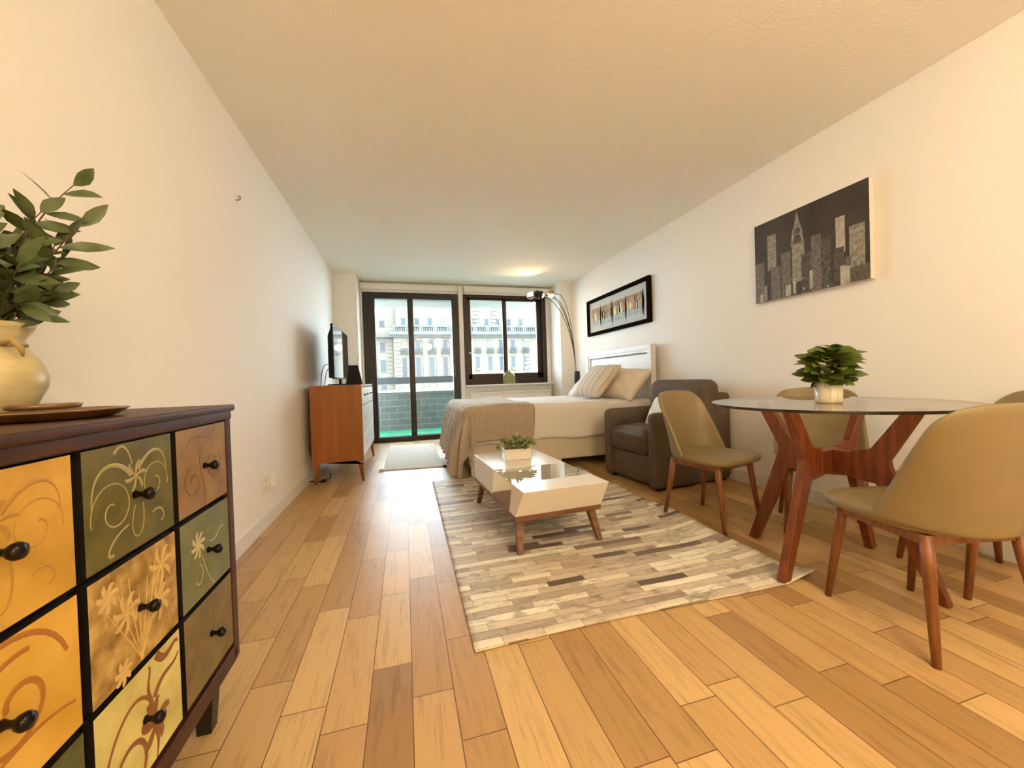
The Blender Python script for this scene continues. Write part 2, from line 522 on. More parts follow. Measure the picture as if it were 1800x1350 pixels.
# ------------------------------------------------------------------ outside
M_conc = mat('grey_concrete', (0.215, 0.215, 0.19), 0.85, var=0.12, scale=3)
M_stone = mat('pale_limestone', (0.116, 0.107, 0.086), 0.9, spec=0.1, var=0.05, scale=0.6)
M_stone2 = mat('grey_limestone', (0.082, 0.083, 0.079), 0.9, spec=0.1, var=0.08, scale=0.8)
struct(MB().box(XL - 3, 2.5, YD + 0.16, 8.0, 2.43, 2.62).build('ceiling_balcony', M_conc), 'concrete slab of the balcony above')
struct(MB().box(XL - 3, 5, YD + 0.06, 8.0, -0.2, 0.012).build('floor_balcony', M_conc))
cp = MB(); cp.box(XL - 1.2, 3.4, YD + 0.17, 7.6, 0.0, 0.03)
tag(cp.build('turf_carpet', mat('green_turf', (0.025, 0.26, 0.125), 0.95, var=0.2, scale=60, bump=0.5, bscale=150)), 'bright green artificial turf on the balcony floor', 'carpet')
def block_mat():
    b = NB('painted_block_wall')
    br = b.n.nodes.new('ShaderNodeTexBrick')
    mp = b.n.nodes.new('ShaderNodeMapping'); mp.inputs['Rotation'].default_value = (PI / 2, 0, 0)
    b.n.links.new(b.tc.outputs['Object'], mp.inputs[0]); b.n.links.new(mp.outputs[0], br.inputs[0])
    br.inputs['Color1'].default_value = (0.108, 0.114, 0.104, 1); br.inputs['Color2'].default_value = (0.085, 0.092, 0.085, 1)
    br.inputs['Mortar'].default_value = (0.175, 0.182, 0.17, 1)
    br.inputs['Scale'].default_value = 1.0; br.inputs['Mortar Size'].default_value = 0.006
    br.inputs['Brick Width'].default_value = 0.3; br.inputs['Row Height'].default_value = 0.12
    b.n.links.new(br.outputs[0], b.p.inputs['Base Color']); b.p.inputs['Roughness'].default_value = 0.9
    return b.m
struct(MB().box(XL - 3, 5, 7.62, 7.78, 0.0, 0.745).build('wall_balcony', block_mat()), 'grey block parapet of the balcony')
r = thing('balcony_railing', 'grey flat balcony top rail on short posts above the parapet', 'railing', (0, 7.7, 0.745))
MB().box(XL - 3, 5, -0.12, 0.10, 0.0, 0.04).build('coping', M_white, r)
MB().box(XL - 3, 5, -0.05, 0.05, 0.157, 0.285).build('rail', mat('slate_grey_paint', (0.05, 0.06, 0.07), 0.5), r, bevel=0.004)
for x in (-2.6, -1.3, 0.02, 1.32, 2.6, 3.9):
    MB().box(x - 0.02, x + 0.02, -0.02, 0.02, 0.04, 0.157).build('post', M_white, r)

FY = 60.0
b = thing('apartment_building', 'pale limestone apartment building across the street seen through the glass', 'building', (0, FY, 0))
LW = -1.35     # the left wing stands further back
m = MB()
m.box(LW, 23, 0, 6, -12, 9.3)            # main block up to the cornice
m.box(LW - 7, LW, 1.6, 6, -12, 9.3)     # left wing
m.box(LW + 0.4, 23, 2.0, 6, 9.3, 13.2)   # attic storeys
m.box(LW - 7, LW + 0.4, 3.2, 6, 9.3, 13.2)
m.build('wall', M_stone, b)
m = MB()
m.box(LW - 0.5, 23.4, -0.9, 0.2, 7.95, 8.35); m.box(LW - 0.3, 23.3, -0.5, 0.2, 7.65, 7.95); m.box(LW - 7, LW, 0.8, 1.6, 7.75, 8.25)
m.build('cornice', M_stone2, b)
m = MB()
m.box(LW - 0.2, 23, -0.35, 0.0, 9.15, 9.4); m.box(LW - 0.2, 23, -0.35, 0.0, 8.35, 8.55)
x = LW
k = 0
while x < 22.6:
    if k % 6 in (0, 5): m.box(x, x + 0.3, -0.33, -0.02, 8.55, 9.15)
    else: m.box(x + 0.06, x + 0.2, -0.28, -0.06, 8.55, 9.15)
    x += 0.34; k += 1
m.build('balustrade', M_stone2, b)
m = MB()
for xx in (LW + 0.1, 19.0, 14.0, 11.0):
    z = -3.0 if xx < 0 or xx > 18 else 9.6
    k = 0
    while z < (7.4 if xx < 0 or xx > 18 else 15.5):
        m.box(xx - 0.1 + 0.2 * (k % 2), xx + 1.1 - 0.2 * (k % 2), -0.12 if z < 8 else 1.85, 0.0 if z < 8 else 2.0, z, z + 0.42)
        z += 0.62; k += 1
    m.build('quoins', M_stone, b); m = MB()
for z in [0.3 * j * 2 for j in range(-5, 13)]:
    m.box(LW - 6.9, LW - 2.4, 1.5, 1.6, z, z + 0.42); m.box(LW - 1.0, LW - 0.2, 1.5, 1.6, z, z + 0.42)
m.build('rustication', M_stone, b)
PX = [0.14, 2.17, 4.17, 6.22, 8.3, 11.25, 13.25, 15.1, 17.05, 19.1]
for i in range(4):
    cx = PX[i] + 1.02
    m = MB(); m.box(cx - 0.32, cx + 0.32, -0.22, 0, -3, 6.9); m.box(cx - 0.42, cx + 0.42, -0.34, 0, 6.9, 7.5); m.box(cx - 0.4, cx + 0.4, -0.3, 0, -3.2, -2.6)
    m.build('pilaster', M_stone, b)
M_wg = [mat('pane_blue', (0.035, 0.052, 0.066), 0.15, spec=0.12), mat('pane_grey', (0.032, 0.036, 0.046), 0.15, spec=0.12), mat('pane_pale', (0.09, 0.12, 0.125), 0.3, spec=0.12), mat('pane_pink', (0.125, 0.08, 0.07), 0.5, spec=0.12)]
M_iron = mat('grey_ironwork', (0.04, 0.046, 0.052), 0.8, spec=0.1)
def far_window(x, z0, z1, y, wd, gi, ac=False, balc=False, nx=2, nz=4):
    m = MB()
    m.box(x - wd, x - wd + 0.09, y - 0.06, y + 0.08, z0, z1); m.box(x + wd - 0.09, x + wd, y - 0.06, y + 0.08, z0, z1)
    m.box(x - wd, x + wd, y - 0.06, y + 0.08, z1 - 0.09, z1 + 0.02); m.box(x - wd, x + wd, y - 0.1, y + 0.08, z0 - 0.06, z0 + 0.08)
    for i in range(1, nx): 
        q = x - wd + 2 * wd * i / nx; m.box(q - 0.025, q + 0.025, y - 0.05, y, z0, z1)
    for i in range(1, nz):
        q = z0 + (z1 - z0) * i / nz; m.box(x - wd, x + wd, y - 0.05, y, q - 0.025, q + 0.025)
    w = m.build('window', M_stone2 if gi < 2 else M_stone, b)
    MB().box(x - wd + 0.05, x + wd - 0.05, y - 0.035, y - 0.015, z0, z1).build('pane', M_wg[gi], w)
    if ac:
        MB().box(x - 0.28, x + 0.28, y - 0.35, y - 0.06, z0 + 0.05, z0 + 0.42).build('air_conditioner', M_stone, w)
    if balc:
        m = MB()
        m.box(x - wd - 0.22, x + wd + 0.22, y - 0.5, y, z0 - 0.28, z0 - 0.14)
        m.box(x - wd - 0.2, x + wd + 0.2, y - 0.48, y - 0.44, z0 + 0.42, z0 + 0.5)
        for k in range(9):
            q = x - wd - 0.19 + (2 * wd + 0.38) * k / 8
            m.box(q - 0.03, q + 0.03, y - 0.48, y - 0.44, z0 - 0.14, z0 + 0.42)
        m.build('balconette', M_iron, w)
for i, x in enumerate(PX):
    g = (3, 0, 1, 1, 0, 2, 2, 1, 0, 2)[i]
    lw_ = 0.36 if i < 5 else 0.33
    far_window(x, 9.75, 10.85, 2.0, 0.33, (0, 1, 0, 2, 1, 1, 0, 1, 1, 0)[i], nz=2)
    far_window(x, 5.45, 7.2, 0, lw_, g, ac=i in (0, 5, 9), balc=True)
    far_window(x, 0.9 if i < 5 else 2.35, 4.6, 0, lw_, 1 if i in (0, 3, 7) else 0, ac=i in (5, 8, 9), nz=6 if i < 5 else 4)
    far_window(x, -2.8, -0.4, 0, lw_, 1, nz=4)
for x, g in ((-5.3, 1), (-3.1, 1)):
    far_window(x if x < -6 else x, 9.6, 10.6, 3.2, 0.36, g, nz=2)
    far_window(x + 0.1, 5.6, 7.1, 1.6, 0.38, g, nz=3)
    far_window(x + 0.1, 2.6, 4.4, 1.6, 0.38, 0, nz=3)
    far_window(x + 0.1, -1.4, 0.6, 1.6, 0.38, 0, nz=3)
struct(MB().box(-60, 80, 8.2, 75, -13, -12).build('ground_street', M_conc))

# ------------------------------------------------------------------ painted chest of drawers
M_espresso = mat('espresso_wood', (0.050, 0.016, 0.007), 0.42, var=0.3, scale=6, stretch=(8, 1, 8), spec=0.3)
M_carcass = mat('black_brown_wood', (0.012, 0.009, 0.007), 0.4)
ch = thing('painted_chest', 'dark chest with painted patchwork drawers standing at the left wall in the foreground', 'chest of drawers', (0, 0, 0))
CX0, CX1, CY0, CY1 = XL + 0.016, -0.50, 0.195, 1.318
m = MB()
m.box(CX0, CX1 - 0.02, CY0 + 0.02, CY1 - 0.02, 0.17, 0.845, 1)     # carcass behind drawers
m.box(CX0, CX1 + 0.002, CY1 - 0.034, CY1, 0.145, 0.85)
m.box(CX0, CX1 + 0.002, CY0, CY0 + 0.034, 0.145, 0.85)
m.box(CX0, CX1 + 0.002, CY0 + 0.02, CY1 - 0.02, 0.142, 0.186)
m.build('body', [M_espresso, M_carcass], ch, bevel=0.003)
m = MB()
m.box(CX0, CX1 + 0.012, CY0 - 0.008, CY1 + 0.01, 0.866, 0.884)
m.box(CX0, CX1 + 0.004, CY0, CY1 + 0.004, 0.842, 0.868)
m.build('chest_top', M_espresso, ch, bevel=0.004)
for yy in (CY0 + 0.05, CY1 - 0.10):
    for xx in (CX0 + 0.03, CX1 - 0.075):
        m = MB(); m.frustum((xx + 0.005, xx + 0.04, yy, yy + 0.035, 0.0), (xx, xx + 0.05, yy, yy + 0.05, 0.16)); m.build('leg', M_carcass, ch, bevel=0.002)

def ribbon(mb, pts, w0, w1, x, mi=1, th=0.0009, wm=None):
    '''raised painted stroke in the drawer plane; pts in (y, z)'''
    n = len(pts)
    vs = []
    for i, (py, pz) in enumerate(pts):
        a = pts[max(0, i - 1)]; c = pts[min(n - 1, i + 1)]
        dy, dz = c[0] - a[0], c[1] - a[1]; l = math.hypot(dy, dz) or 1
        ny, nz = -dz / l, dy / l
        t = i / (n - 1)
        wd = (w0 + (w1 - w0) * t) * 0.5
        if wm: wd = wm * 0.5 * (0.25 + math.sin(PI * t))
        vs += [(x + th * 0.2, py - ny * wd, pz - nz * wd), (x + th, py, pz), (x + th * 0.2, py + ny * wd, pz + nz * wd)]
    fs = []
    for i in range(n - 1):
        k = i * 3
        fs += [(k, k + 1, k + 4, k + 3), (k + 1, k + 2, k + 5, k + 4)]
    mb.add(vs, fs, mi)
def spiral(cy, cz, r0, r1, a0, a1, n=40, sq=1.0):
    return [(cy + (r0 + (r1 - r0) * (i / n) ** 0.8) * math.cos(a0 + (a1 - a0) * i / n), cz + sq * (r0 + (r1 - r0) * (i / n) ** 0.8) * math.sin(a0 + (a1 - a0) * i / n)) for i in range(n + 1)]
def bez(p0, p1, p2, p3, n=16):
    out = []
    for i in range(n + 1):
        t = i / n; u = 1 - t
        out.append(tuple(u ** 3 * a + 3 * u * u * t * b_ + 3 * u * t * t * c + t ** 3 * d_ for a, b_, c, d_ in zip(p0, p1, p2, p3)))
    return out
def petals(mb, cy, cz, r, k, x, wd, mi=1, ph=0.0):
    for i in range(k):
        a = ph + 2 * PI * i / k
        ribbon(mb, bez((cy, cz), (cy + r * 0.5 * math.cos(a + 0.5), cz + r * 0.5 * math.sin(a + 0.5)), (cy + r * math.cos(a + 0.25), cz + r * math.sin(a + 0.25)), (cy + r * math.cos(a), cz + r * math.sin(a)), 8), 0, 0, x, mi, wm=wd)
def art_scroll(mb, x, s=1.0, wd=0.0042):     # big mirrored scrollwork
    ribbon(mb, spiral(-0.055, -0.012, 0.008, 0.055, -1.5 * PI, 1.1 * PI, 50), wd * 0.8, wd * 0.5, x)
    ribbon(mb, bez((-0.105, 0.0), (-0.11, 0.075), (-0.045, 0.085), (-0.008, 0.04)), wd * 0.6, wd * 2.4, x)
    ribbon(mb, spiral(0.06, 0.012, 0.008, 0.045, 2.4 * PI, -0.1 * PI, 50), wd * 0.8, wd * 0.5, x)
    ribbon(mb, bez((0.1, 0.03), (0.1, 0.085), (0.05, 0.09), (0.012, 0.045)), wd * 0.5, wd * 2.0, x)
    ribbon(mb, bez((0.0, -0.02), (-0.035, -0.09), (0.035, -0.11), (0.022, -0.02)), wd * 0.5, wd, x)
    ribbon(mb, bez((-0.02, -0.05), (-0.07, -0.06), (-0.085, -0.095), (-0.06, -0.09)), wd, wd * 1.6, x)
    ribbon(mb, bez((0.05, -0.05), (0.08, -0.035), (0.10, -0.07), (0.075, -0.075)), wd, wd, x)
    ribbon(mb, bez((-0.05, 0.085), (-0.03, 0.11), (-0.01, 0.09), (-0.005, 0.06)), wd * 1.5, wd * 0.6, x)
    petals(mb, 0.005, 0.035, 0.03, 6, x, wd * 1.5)
def art_tendril(mb, x, wd=0.0036):
    ribbon(mb, bez((-0.08, 0.06), (-0.03, 0.11), (0.02, 0.04), (0.06, 0.09)), wd * 0.5, wd, x)
    ribbon(mb, spiral(0.045, 0.0, 0.01, 0.045, 0, 2.2 * PI, 40), wd, wd * 0.4, x)
    ribbon(mb, bez((-0.01, 0.05), (-0.05, 0.0), (0.02, -0.04), (-0.01, -0.1)), wd, wd * 0.6, x)
    ribbon(mb, spiral(-0.055, -0.03, 0.008, 0.04, PI, -1.4 * PI, 40), wd, wd * 0.4, x)
def art_flower(mb, x, wd=0.0045):
    petals(mb, -0.045, 0.03, 0.032, 8, x, wd * 1.8)
    ribbon(mb, bez((-0.03, 0.0), (-0.01, -0.05), (0.0, -0.07), (0.03, -0.10)), wd * 0.6, wd * 0.4, x)
    ribbon(mb, spiral(-0.055, -0.05, 0.005, 0.035, 1.3 * PI, 2.4 * PI, 20), wd, wd * 0.4, x)
    ribbon(mb, bez((0.01, 0.02), (0.05, 0.0), (0.07, 0.05), (0.09, 0.03)), wd * 0.6, wd * 0.6, x)
def art_bloom(mb, x, wd=0.0048):
    for cy, cz, r in ((0.07, 0.05, 0.04), (-0.035, 0.01, 0.035), (0.06, -0.02, 0.035), (-0.08, 0.06, 0.025), (-0.05, -0.09, 0.022)):
        petals(mb, cy, cz, r, 7, x, wd * 1.7)
    for k in range(7):
        a = -0.08 + 0.026 * k
        ribbon(mb, bez((0.0, -0.1), (a * 0.3, -0.05), (a * 0.8, 0.0), (a, 0.03 + 0.02 * (k % 3))), wd * 0.5, wd * 0.3, x)
def art_bold(mb, x, wd=0.009):
    ribbon(mb, spiral(0.02, 0.005, 0.012, 0.07, 0.9 * PI, -1.6 * PI, 50), wd, wd * 0.8, x)
    ribbon(mb, bez((-0.12, -0.02), (-0.10, 0.11), (0.06, 0.14), (0.10, 0.03)), wd * 1.1, wd * 0.8, x)
    ribbon(mb, bez((-0.11, -0.1), (-0.03, -0.05), (0.04, -0.03), (0.11, -0.055)), wd, wd * 0.5, x)
    ribbon(mb, spiral(-0.095, 0.03, 0.004, 0.03, 0, 1.5 * PI, 20), wd, wd, x)
def art_vine(mb, x, wd=0.009):
    ribbon(mb, spiral(-0.05, -0.055, 0.01, 0.065, 1.5 * PI, -0.8 * PI, 50), wd, wd * 1.2, x)
    ribbon(mb, bez((0.02, 0.02), (-0.02, 0.09), (-0.1, 0.04), (-0.11, -0.05)), wd * 0.8, wd * 0.8, x)
    ribbon(mb, bez((0.015, 0.02), (0.02, -0.04), (0.05, -0.05), (0.03, -0.1)), wd * 2.4, wd * 0.6, x)
    ribbon(mb, bez((0.03, 0.02), (0.06, 0.06), (0.09, 0.03), (0.115, 0.055)), wd * 1.6, wd * 0.7, x)
    ribbon(mb, bez((0.04, 0.10), (0.07, 0.05), (0.1, 0.1), (0.115, 0.08)), wd * 2, wd * 0.7, x)
    petals(mb, 0.03, -0.03, 0.045, 5, x, wd * 1.6)
    ribbon(mb, bez((0.02, 0.02), (0.0, 0.06), (0.03, 0.08), (0.015, 0.09)), wd * 1.3, wd * 0.5, x)
P_ = lambda n, a, b, sc=18.0: mat(n, a, 0.42, col2=b, scale=sc, detail=5, bump=0.12, bscale=90)
PANELS = {
    'tan': P_('painted_tan', (0.20, 0.11, 0.035), (0.30, 0.18, 0.065)), 'tan_line': mat('tan_line', (0.14, 0.065, 0.02), 0.5),
    'sage': P_('painted_sage', (0.13, 0.14, 0.055), (0.17, 0.18, 0.08)), 'pale': mat('pale_line', (0.50, 0.44, 0.24), 0.5),
    'umber': P_('painted_umber', (0.13, 0.09, 0.028), (0.20, 0.14, 0.045)),
    'olive': P_('painted_olive', (0.085, 0.075, 0.012), (0.14, 0.12, 0.022)), 'olive_line': mat('olive_line', (0.34, 0.29, 0.11), 0.5),
    'gold': P_('painted_gold', (0.22, 0.115, 0.018), (0.58, 0.40, 0.12), 28.0), 'gold_line': mat('gold_line', (0.62, 0.43, 0.16), 0.5),
    'cream': P_('painted_cream', (0.50, 0.44, 0.14), (0.72, 0.64, 0.26), 12.0), 'brown_line': mat('brown_line', (0.25, 0.10, 0.03), 0.5),
    'ochre': P_('painted_ochre', (0.48, 0.27, 0.028), (0.62, 0.37, 0.06), 12.0), 'ochre_line': mat('ochre_line', (0.42, 0.22, 0.03), 0.5),
    'yellow': P_('painted_yellow', (0.55, 0.31, 0.032), (0.72, 0.44, 0.08), 9.0), 'orange_line': mat('orange_line', (0.38, 0.15, 0.02), 0.5),
    'green': P_('painted_green', (0.05, 0.06, 0.02), (0.09, 0.10, 0.035)),
}
DR = {(0, 0): ('tan', 'tan_line', art_tendril), (0, 1): ('sage', 'pale', art_flower), (0, 2): ('umber', 'tan_line', None),
      (1, 0): ('olive', 'olive_line', art_scroll), (1, 1): ('gold', 'gold_line', art_bloom), (1, 2): ('cream', 'brown_line', art_vine),
      (2, 0): ('ochre', 'ochre_line', art_scroll), (2, 1): ('yellow', 'orange_line', art_bold), (2, 2): ('green', 'pale', None),
      (3, 0): ('sage', 'pale', art_flower), (3, 1): ('gold', 'gold_line', art_bloom), (3, 2): ('tan', 'tan_line', art_tendril)}
M_knob = mat('black_bronze', (0.012, 0.009, 0.008), 0.25, 0.6)
DW, DHT = 0.2635, 0.2165
for c in range(4):
    for rr in range(3):
        base, line, art = DR[(c, rr)]
        y1 = CY1 - 0.036 - c * DW; y0 = y1 - DW + 0.020
        z1 = 0.838 - rr * DHT; z0 = z1 - DHT + 0.014
        cy, cz = (y0 + y1) / 2, (z0 + z1) / 2
        m = MB(); m.box(-0.014, 0.0, y0 - cy, y1 - cy, z0 - cz, z1 - cz, 2); m.m[5] = 0
        if art: art(m, 0.0)
        o = m.build('drawer', [PANELS[base], PANELS[line], M_carcass], ch, recalc=False)
        o.location = (CX1 + 0.0, cy, cz)
        k = MB(); k.lathe([(0.008, 0.0), (0.005, 0.006), (0.005, 0.012), (0.0095, 0.017), (0.012, 0.023), (0.010, 0.029), (0.001, 0.032)], 16)
        kn = k.build('knob', M_knob, o, smooth=True)
        kn.rotation_euler = (0, PI / 2, 0); kn.location = (0.0005, 0, 0)

# vase, branches, tray on the chest
VX, VY, VZ = -0.815, 1.03, 0.8845
M_vase = mat('yellow_cream_glaze', (0.56, 0.47, 0.25), 0.35, var=0.12, scale=10, stretch=(1, 1, 5), bump=0.3, bscale=40, bdist=0.004)
v = thing('vase', 'cream glazed vase with a tied neck standing on the painted chest', 'vase', (VX, VY, VZ))
m = MB()
m.lathe([(0.05, 0.0), (0.058, 0.006), (0.072, 0.03), (0.087, 0.065), (0.089, 0.085), (0.08, 0.115), (0.064, 0.14), (0.055, 0.152), (0.058, 0.165), (0.07, 0.185), (0.074, 0.195), (0.066, 0.192), (0.05, 0.165), (0.047, 0.15), (0.05, 0.12), (0.001, 0.03)], 36)
m.build('vase_body', M_vase, v, smooth=True)
m = MB()
m.tube([(0.058 * math.cos(t), 0.058 * math.sin(t), 0.150 + 0.002 * math.sin(3 * t)) for t in [2 * PI * i / 28 for i in range(29)]], 0.004, 6, cap=False)
m.tube([(0.052, -0.03, 0.15), (0.075, -0.035, 0.158), (0.085, -0.03, 0.14), (0.083, -0.025, 0.125)], [0.005, 0.006, 0.005, 0.002], 6)
m.build('cord', mat('tan_cord', (0.42, 0.30, 0.11), 0.8), v, smooth=True)
M_oleaf = mat('olive_leaf', (0.055, 0.085, 0.022), 0.45, col2=(0.12, 0.15, 0.06), scale=25)
M_stem = mat('brown_stem', (0.12, 0.055, 0.03), 0.6)
br = thing('leafy_branches', 'dark green leafy branches arranged in the cream vase', 'plant', (VX, VY, VZ + 0.17))
lm, sm = MB(), MB()
def branch(tip, mid, n, L, seed):
    q = random.Random(seed)
    p0, p1, p2 = Vector((0, 0, -0.06)), Vector(mid), Vector(tip)
    pts = [(p0 * (1 - t) ** 2 + p1 * 2 * t * (1 - t) + p2 * t * t) for t in [i / 12 for i in range(13)]]
    sm.tube(pts, [0.0026 - 0.0016 * i / 12 for i in range(13)], 5)
    for i in range(n):
        t = 0.30 + 0.70 * i / (n - 1)
        k = min(11, int(t * 12)); fr = t * 12 - k
        p = pts[k].lerp(pts[min(12, k + 1)], fr); d = (pts[min(12, k + 1)] - pts[max(0, k - 1)]).normalized()
        ph = i * 2.4 + q.random()
        a = d.cross(Vector((0.3, 0.2, 1))).normalized(); b_ = d.cross(a)
        out = (a * math.cos(ph) + b_ * math.sin(ph))
        ld = (d * (0.35 + 0.5 * q.random()) + out * (0.9 if i < n - 1 else 0.1)).normalized()
        lm.leaf(p, ld, out.cross(ld) + Vector((0.3, -0.4, 0.5)), L * (0.75 + 0.4 * q.random()), L * 0.37 * (0.8 + 0.4 * q.random()), 0.12, 0, 0.2)
for tip, mid, n, L in (((0.128, 0.05, 0.335), (0.03, 0.02, 0.20), 10, 0.078), ((0.135, 0.05, 0.245), (0.07, 0.03, 0.15), 10, 0.082), ((0.09, 0.02, 0.26), (0.03, 0.0, 0.16), 12, 0.072),
        ((-0.02, 0.0, 0.27), (0.0, 0.0, 0.15), 13, 0.075), ((0.05, -0.06, 0.22), (0.03, -0.03, 0.15), 14, 0.072), ((0.10, 0.05, 0.17), (0.07, 0.02, 0.10), 13, 0.072),
        ((0.085, 0.05, 0.10), (0.06, 0.03, 0.08), 12, 0.066), ((0.08, -0.02, 0.06), (0.07, -0.02, 0.08), 12, 0.062), ((-0.08, -0.04, 0.20), (-0.02, -0.03, 0.14), 12, 0.072), ((0.09, 0.05, 0.20), (0.05, 0.05, 0.13), 15, 0.072),
        ((0.05, 0.04, 0.12), (0.04, 0.03, 0.1), 13, 0.068), ((0.08, -0.02, 0.14), (0.05, 0.0, 0.1), 15, 0.068), ((0.02, -0.04, 0.14), (0.01, -0.02, 0.1), 14, 0.07), ((-0.05, -0.03, 0.10), (-0.02, -0.02, 0.08), 13, 0.07), ((0.04, 0.02, 0.18), (0.02, 0.02, 0.12), 15, 0.07)):
    branch(tip, mid, n, L, int(1000 * tip[0] + 77 * tip[2] * 10))
lm.build('leaves', M_oleaf, br, smooth=True, recalc=False)
sm.build('stems', M_stem, br, smooth=True)
M_tray = mat('carved_brown_wood', (0.15, 0.075, 0.022), 0.35, var=0.4, scale=20, coat=0.3)
t = thing('scalloped_tray', 'brown carved wooden tray with scalloped rim on the painted chest', 'tray', (-0.665, 0.945, 0.8845), 0.1)
m = MB()
m.lathe([(0.09, 0.0), (0.10, 0.003), (0.114, 0.014), (0.118, 0.016), (0.113, 0.018), (0.096, 0.008), (0.001, 0.006)], 72, mod=lambda a, z: 1 + 0.035 * math.cos(12 * a))
m.build('tray_body', M_tray, t, smooth=True)
t2 = thing('round_coaster', 'small carved round coaster resting on the scalloped tray', 'coaster', (-0.665, 0.95, 0.9035))
m = MB(); m.lathe([(0.040, 0.0), (0.047, 0.002), (0.050, 0.009), (0.042, 0.011), (0.001, 0.009)], 48, mod=lambda a, z: 1 + 0.03 * math.cos(9 * a)); m.build('coaster_body', M_tray, t2, smooth=True)

# ------------------------------------------------------------------ TV dresser
M_teak = mat('orange_brown_veneer', (0.30, 0.098, 0.016), 0.38, var=0.16, scale=2.2, stretch=(7, 4, 0.5))
M_dfront = mat('gloss_white_lacquer', (0.74, 0.73, 0.70), 0.32, spec=0.3)
dr = thing('dresser', 'orange-brown wooden dresser with white drawer fronts under the television', 'dresser', (-0.85, 3.93, 0), 0)
LX, LY, DT = 0.45, 1.30, 0.925
m = MB()
m.box(0, LX, 0, 0.022, 0.20, DT); m.box(0, LX, LY - 0.022, LY, 0.20, DT)
m.box(0, LX, 0.02, LY - 0.02, DT - 0.022, DT); m.box(0, LX, 0.02, LY - 0.02, 0.20, 0.222); m.box(0, 0.012, 0.02, LY - 0.02, 0.21, DT - 0.01)
m.prism([(0.10, 0, 0.20), (LX - 0.06, 0, 0.20), (LX - 0.02, 0, 0.165), (LX, 0, 0.16), (LX, 0, 0.20)], (0, 0.022, 0))
m.prism([(0.07, 0, 0.20), (0.03, 0, 0.165), (0, 0, 0.16), (0, 0, 0.20)], (0, 0.022, 0))
m.build('body', M_teak, dr, bevel=0.002)
for (x, y, sx, sy) in ((0.035, 0.035, -0.01, -0.01), (LX - 0.03, 0.035, 0.02, -0.02), (0.035, LY - 0.035, -0.01, 0.01), (LX - 0.03, LY - 0.035, 0.02, 0.02)):
    MB().tube([(x, y, 0.205), (x, y, 0.17), (x + sx, y + sy, 0.0)], [0.024, 0.022, 0.011], 12).build('leg', M_teak, dr, smooth=True)
rows = [(0.725, 0.895, 2), (0.465, 0.715, 1), (0.23, 0.455, 1)]
for z0, z1, nc in rows:
    for c in range(nc):
        y0 = 0.028 + c * (LY - 0.056) / nc; y1 = 0.028 + (c + 1) * (LY - 0.056) / nc - 0.004
        m = MB(); m.box(LX - 0.012, LX + 0.004, y0, y1, z0, z1)
        o = m.build('drawer', M_dfront, dr, bevel=0.002)
        for f in ((0.3, 0.75) if nc == 2 else (0.25, 0.72)):
            yy = y0 + f * (y1 - y0)
            if nc == 2:
                k = MB(); k.tube([(LX + 0.003, yy, z1 - 0.075), (LX + 0.022, yy, z1 - 0.075)], [0.005, 0.009], 10); k.build('knob', M_knob, o, smooth=True)
            else:
                k = MB(); zc = (z0 + z1) / 2
                k.tube([(LX + 0.003, yy - 0.05, zc), (LX + 0.022, yy - 0.045, zc), (LX + 0.022, yy + 0.045, zc), (LX + 0.003, yy + 0.05, zc)], 0.0045, 8)
                k.build('handle', mat('polished_nickel', (0.7, 0.7, 0.7), 0.15, 1.0), o, smooth=True)

M_tvb = mat('black_plastic', (0.010, 0.010, 0.011), 0.6, spec=0.2)
M_scr = mat('glossy_black_screen', (0.012, 0.013, 0.015), 0.03, spec=1.0, coat=1.0)
tv = thing('television', 'flat black television with glossy screen standing on the dresser', 'television', (-0.65, 4.56, 0.9255), 0)
TW, TZ0, TZ1 = 0.50, 0.062, 0.60
m = MB(); m.box(-0.022, 0.0, -TW, TW, TZ0, TZ1)
m.frustum((-0.055, -0.02, -TW * 0.95, TW * 0.95, TZ0 + 0.01), (-0.055, -0.02, -TW * 0.95, TW * 0.95, TZ0 + 0.30))
m.prism([(-0.022, -TW * 0.97, TZ0 + 0.3), (-0.055, -TW * 0.93, TZ0 + 0.3), (-0.055, -TW * 0.93, TZ0 + 0.42), (-0.022, -TW * 0.97, TZ0 + 0.50)], (0, 2 * TW * 0.93, 0))
m.build('case', M_tvb, tv, bevel=0.003)
MB().box(0.0, 0.0015, -TW + 0.008, TW - 0.008, TZ0 + 0.016, TZ1 - 0.008).build('screen', M_scr, tv)
m = MB(); m.box(-0.03, -0.005, -0.05, 0.05, 0.01, TZ0 + 0.02); m.box(-0.12, 0.12, -0.17, 0.17, 0.0, 0.012); m.build('stand', M_tvb, tv, bevel=0.003)
m = MB()
m.tube(bez((-0.055, -0.40, 0.20), (-0.13, -0.42, 0.25), (-0.13, -0.45, 0.05), (-0.12, -0.5, 0.004), 14), 0.0035, 6)
m.tube(bez((-0.055, -0.36, 0.16), (-0.1, -0.37, 0.2), (-0.1, -0.40, 0.03), (-0.10, -0.46, 0.004), 14), 0.0035, 6)
m.build('cable', M_tvb, tv, smooth=True)
rt = thing('router', 'black tapered router box standing on the dresser beside the television screen', 'router', (-0.505, 4.28, 0.9255), 0.3)
m = MB(); m.frustum((-0.075, 0.085, -0.03, 0.03, 0.0), (-0.045, 0.045, -0.014, 0.014, 0.20)); m.build('router_case', M_tvb, rt, bevel=0.004)
MB().tube([(0.03, 0.02, 0.19), (0.075, 0.05, 0.33)], 0.0016, 5).build('antenna', M_tvb, rt)
pk = MB(); pk.lathe([(0.012, 0.0), (0.018, 0.006), (0.02, 0.018), (0.001, 0.02)], 16, (-0.43, 4.12, 0.9255))
tag(pk.build('streaming_puck', M_tvb, smooth=True), 'small round black puck near the dresser front edge', 'gadget')
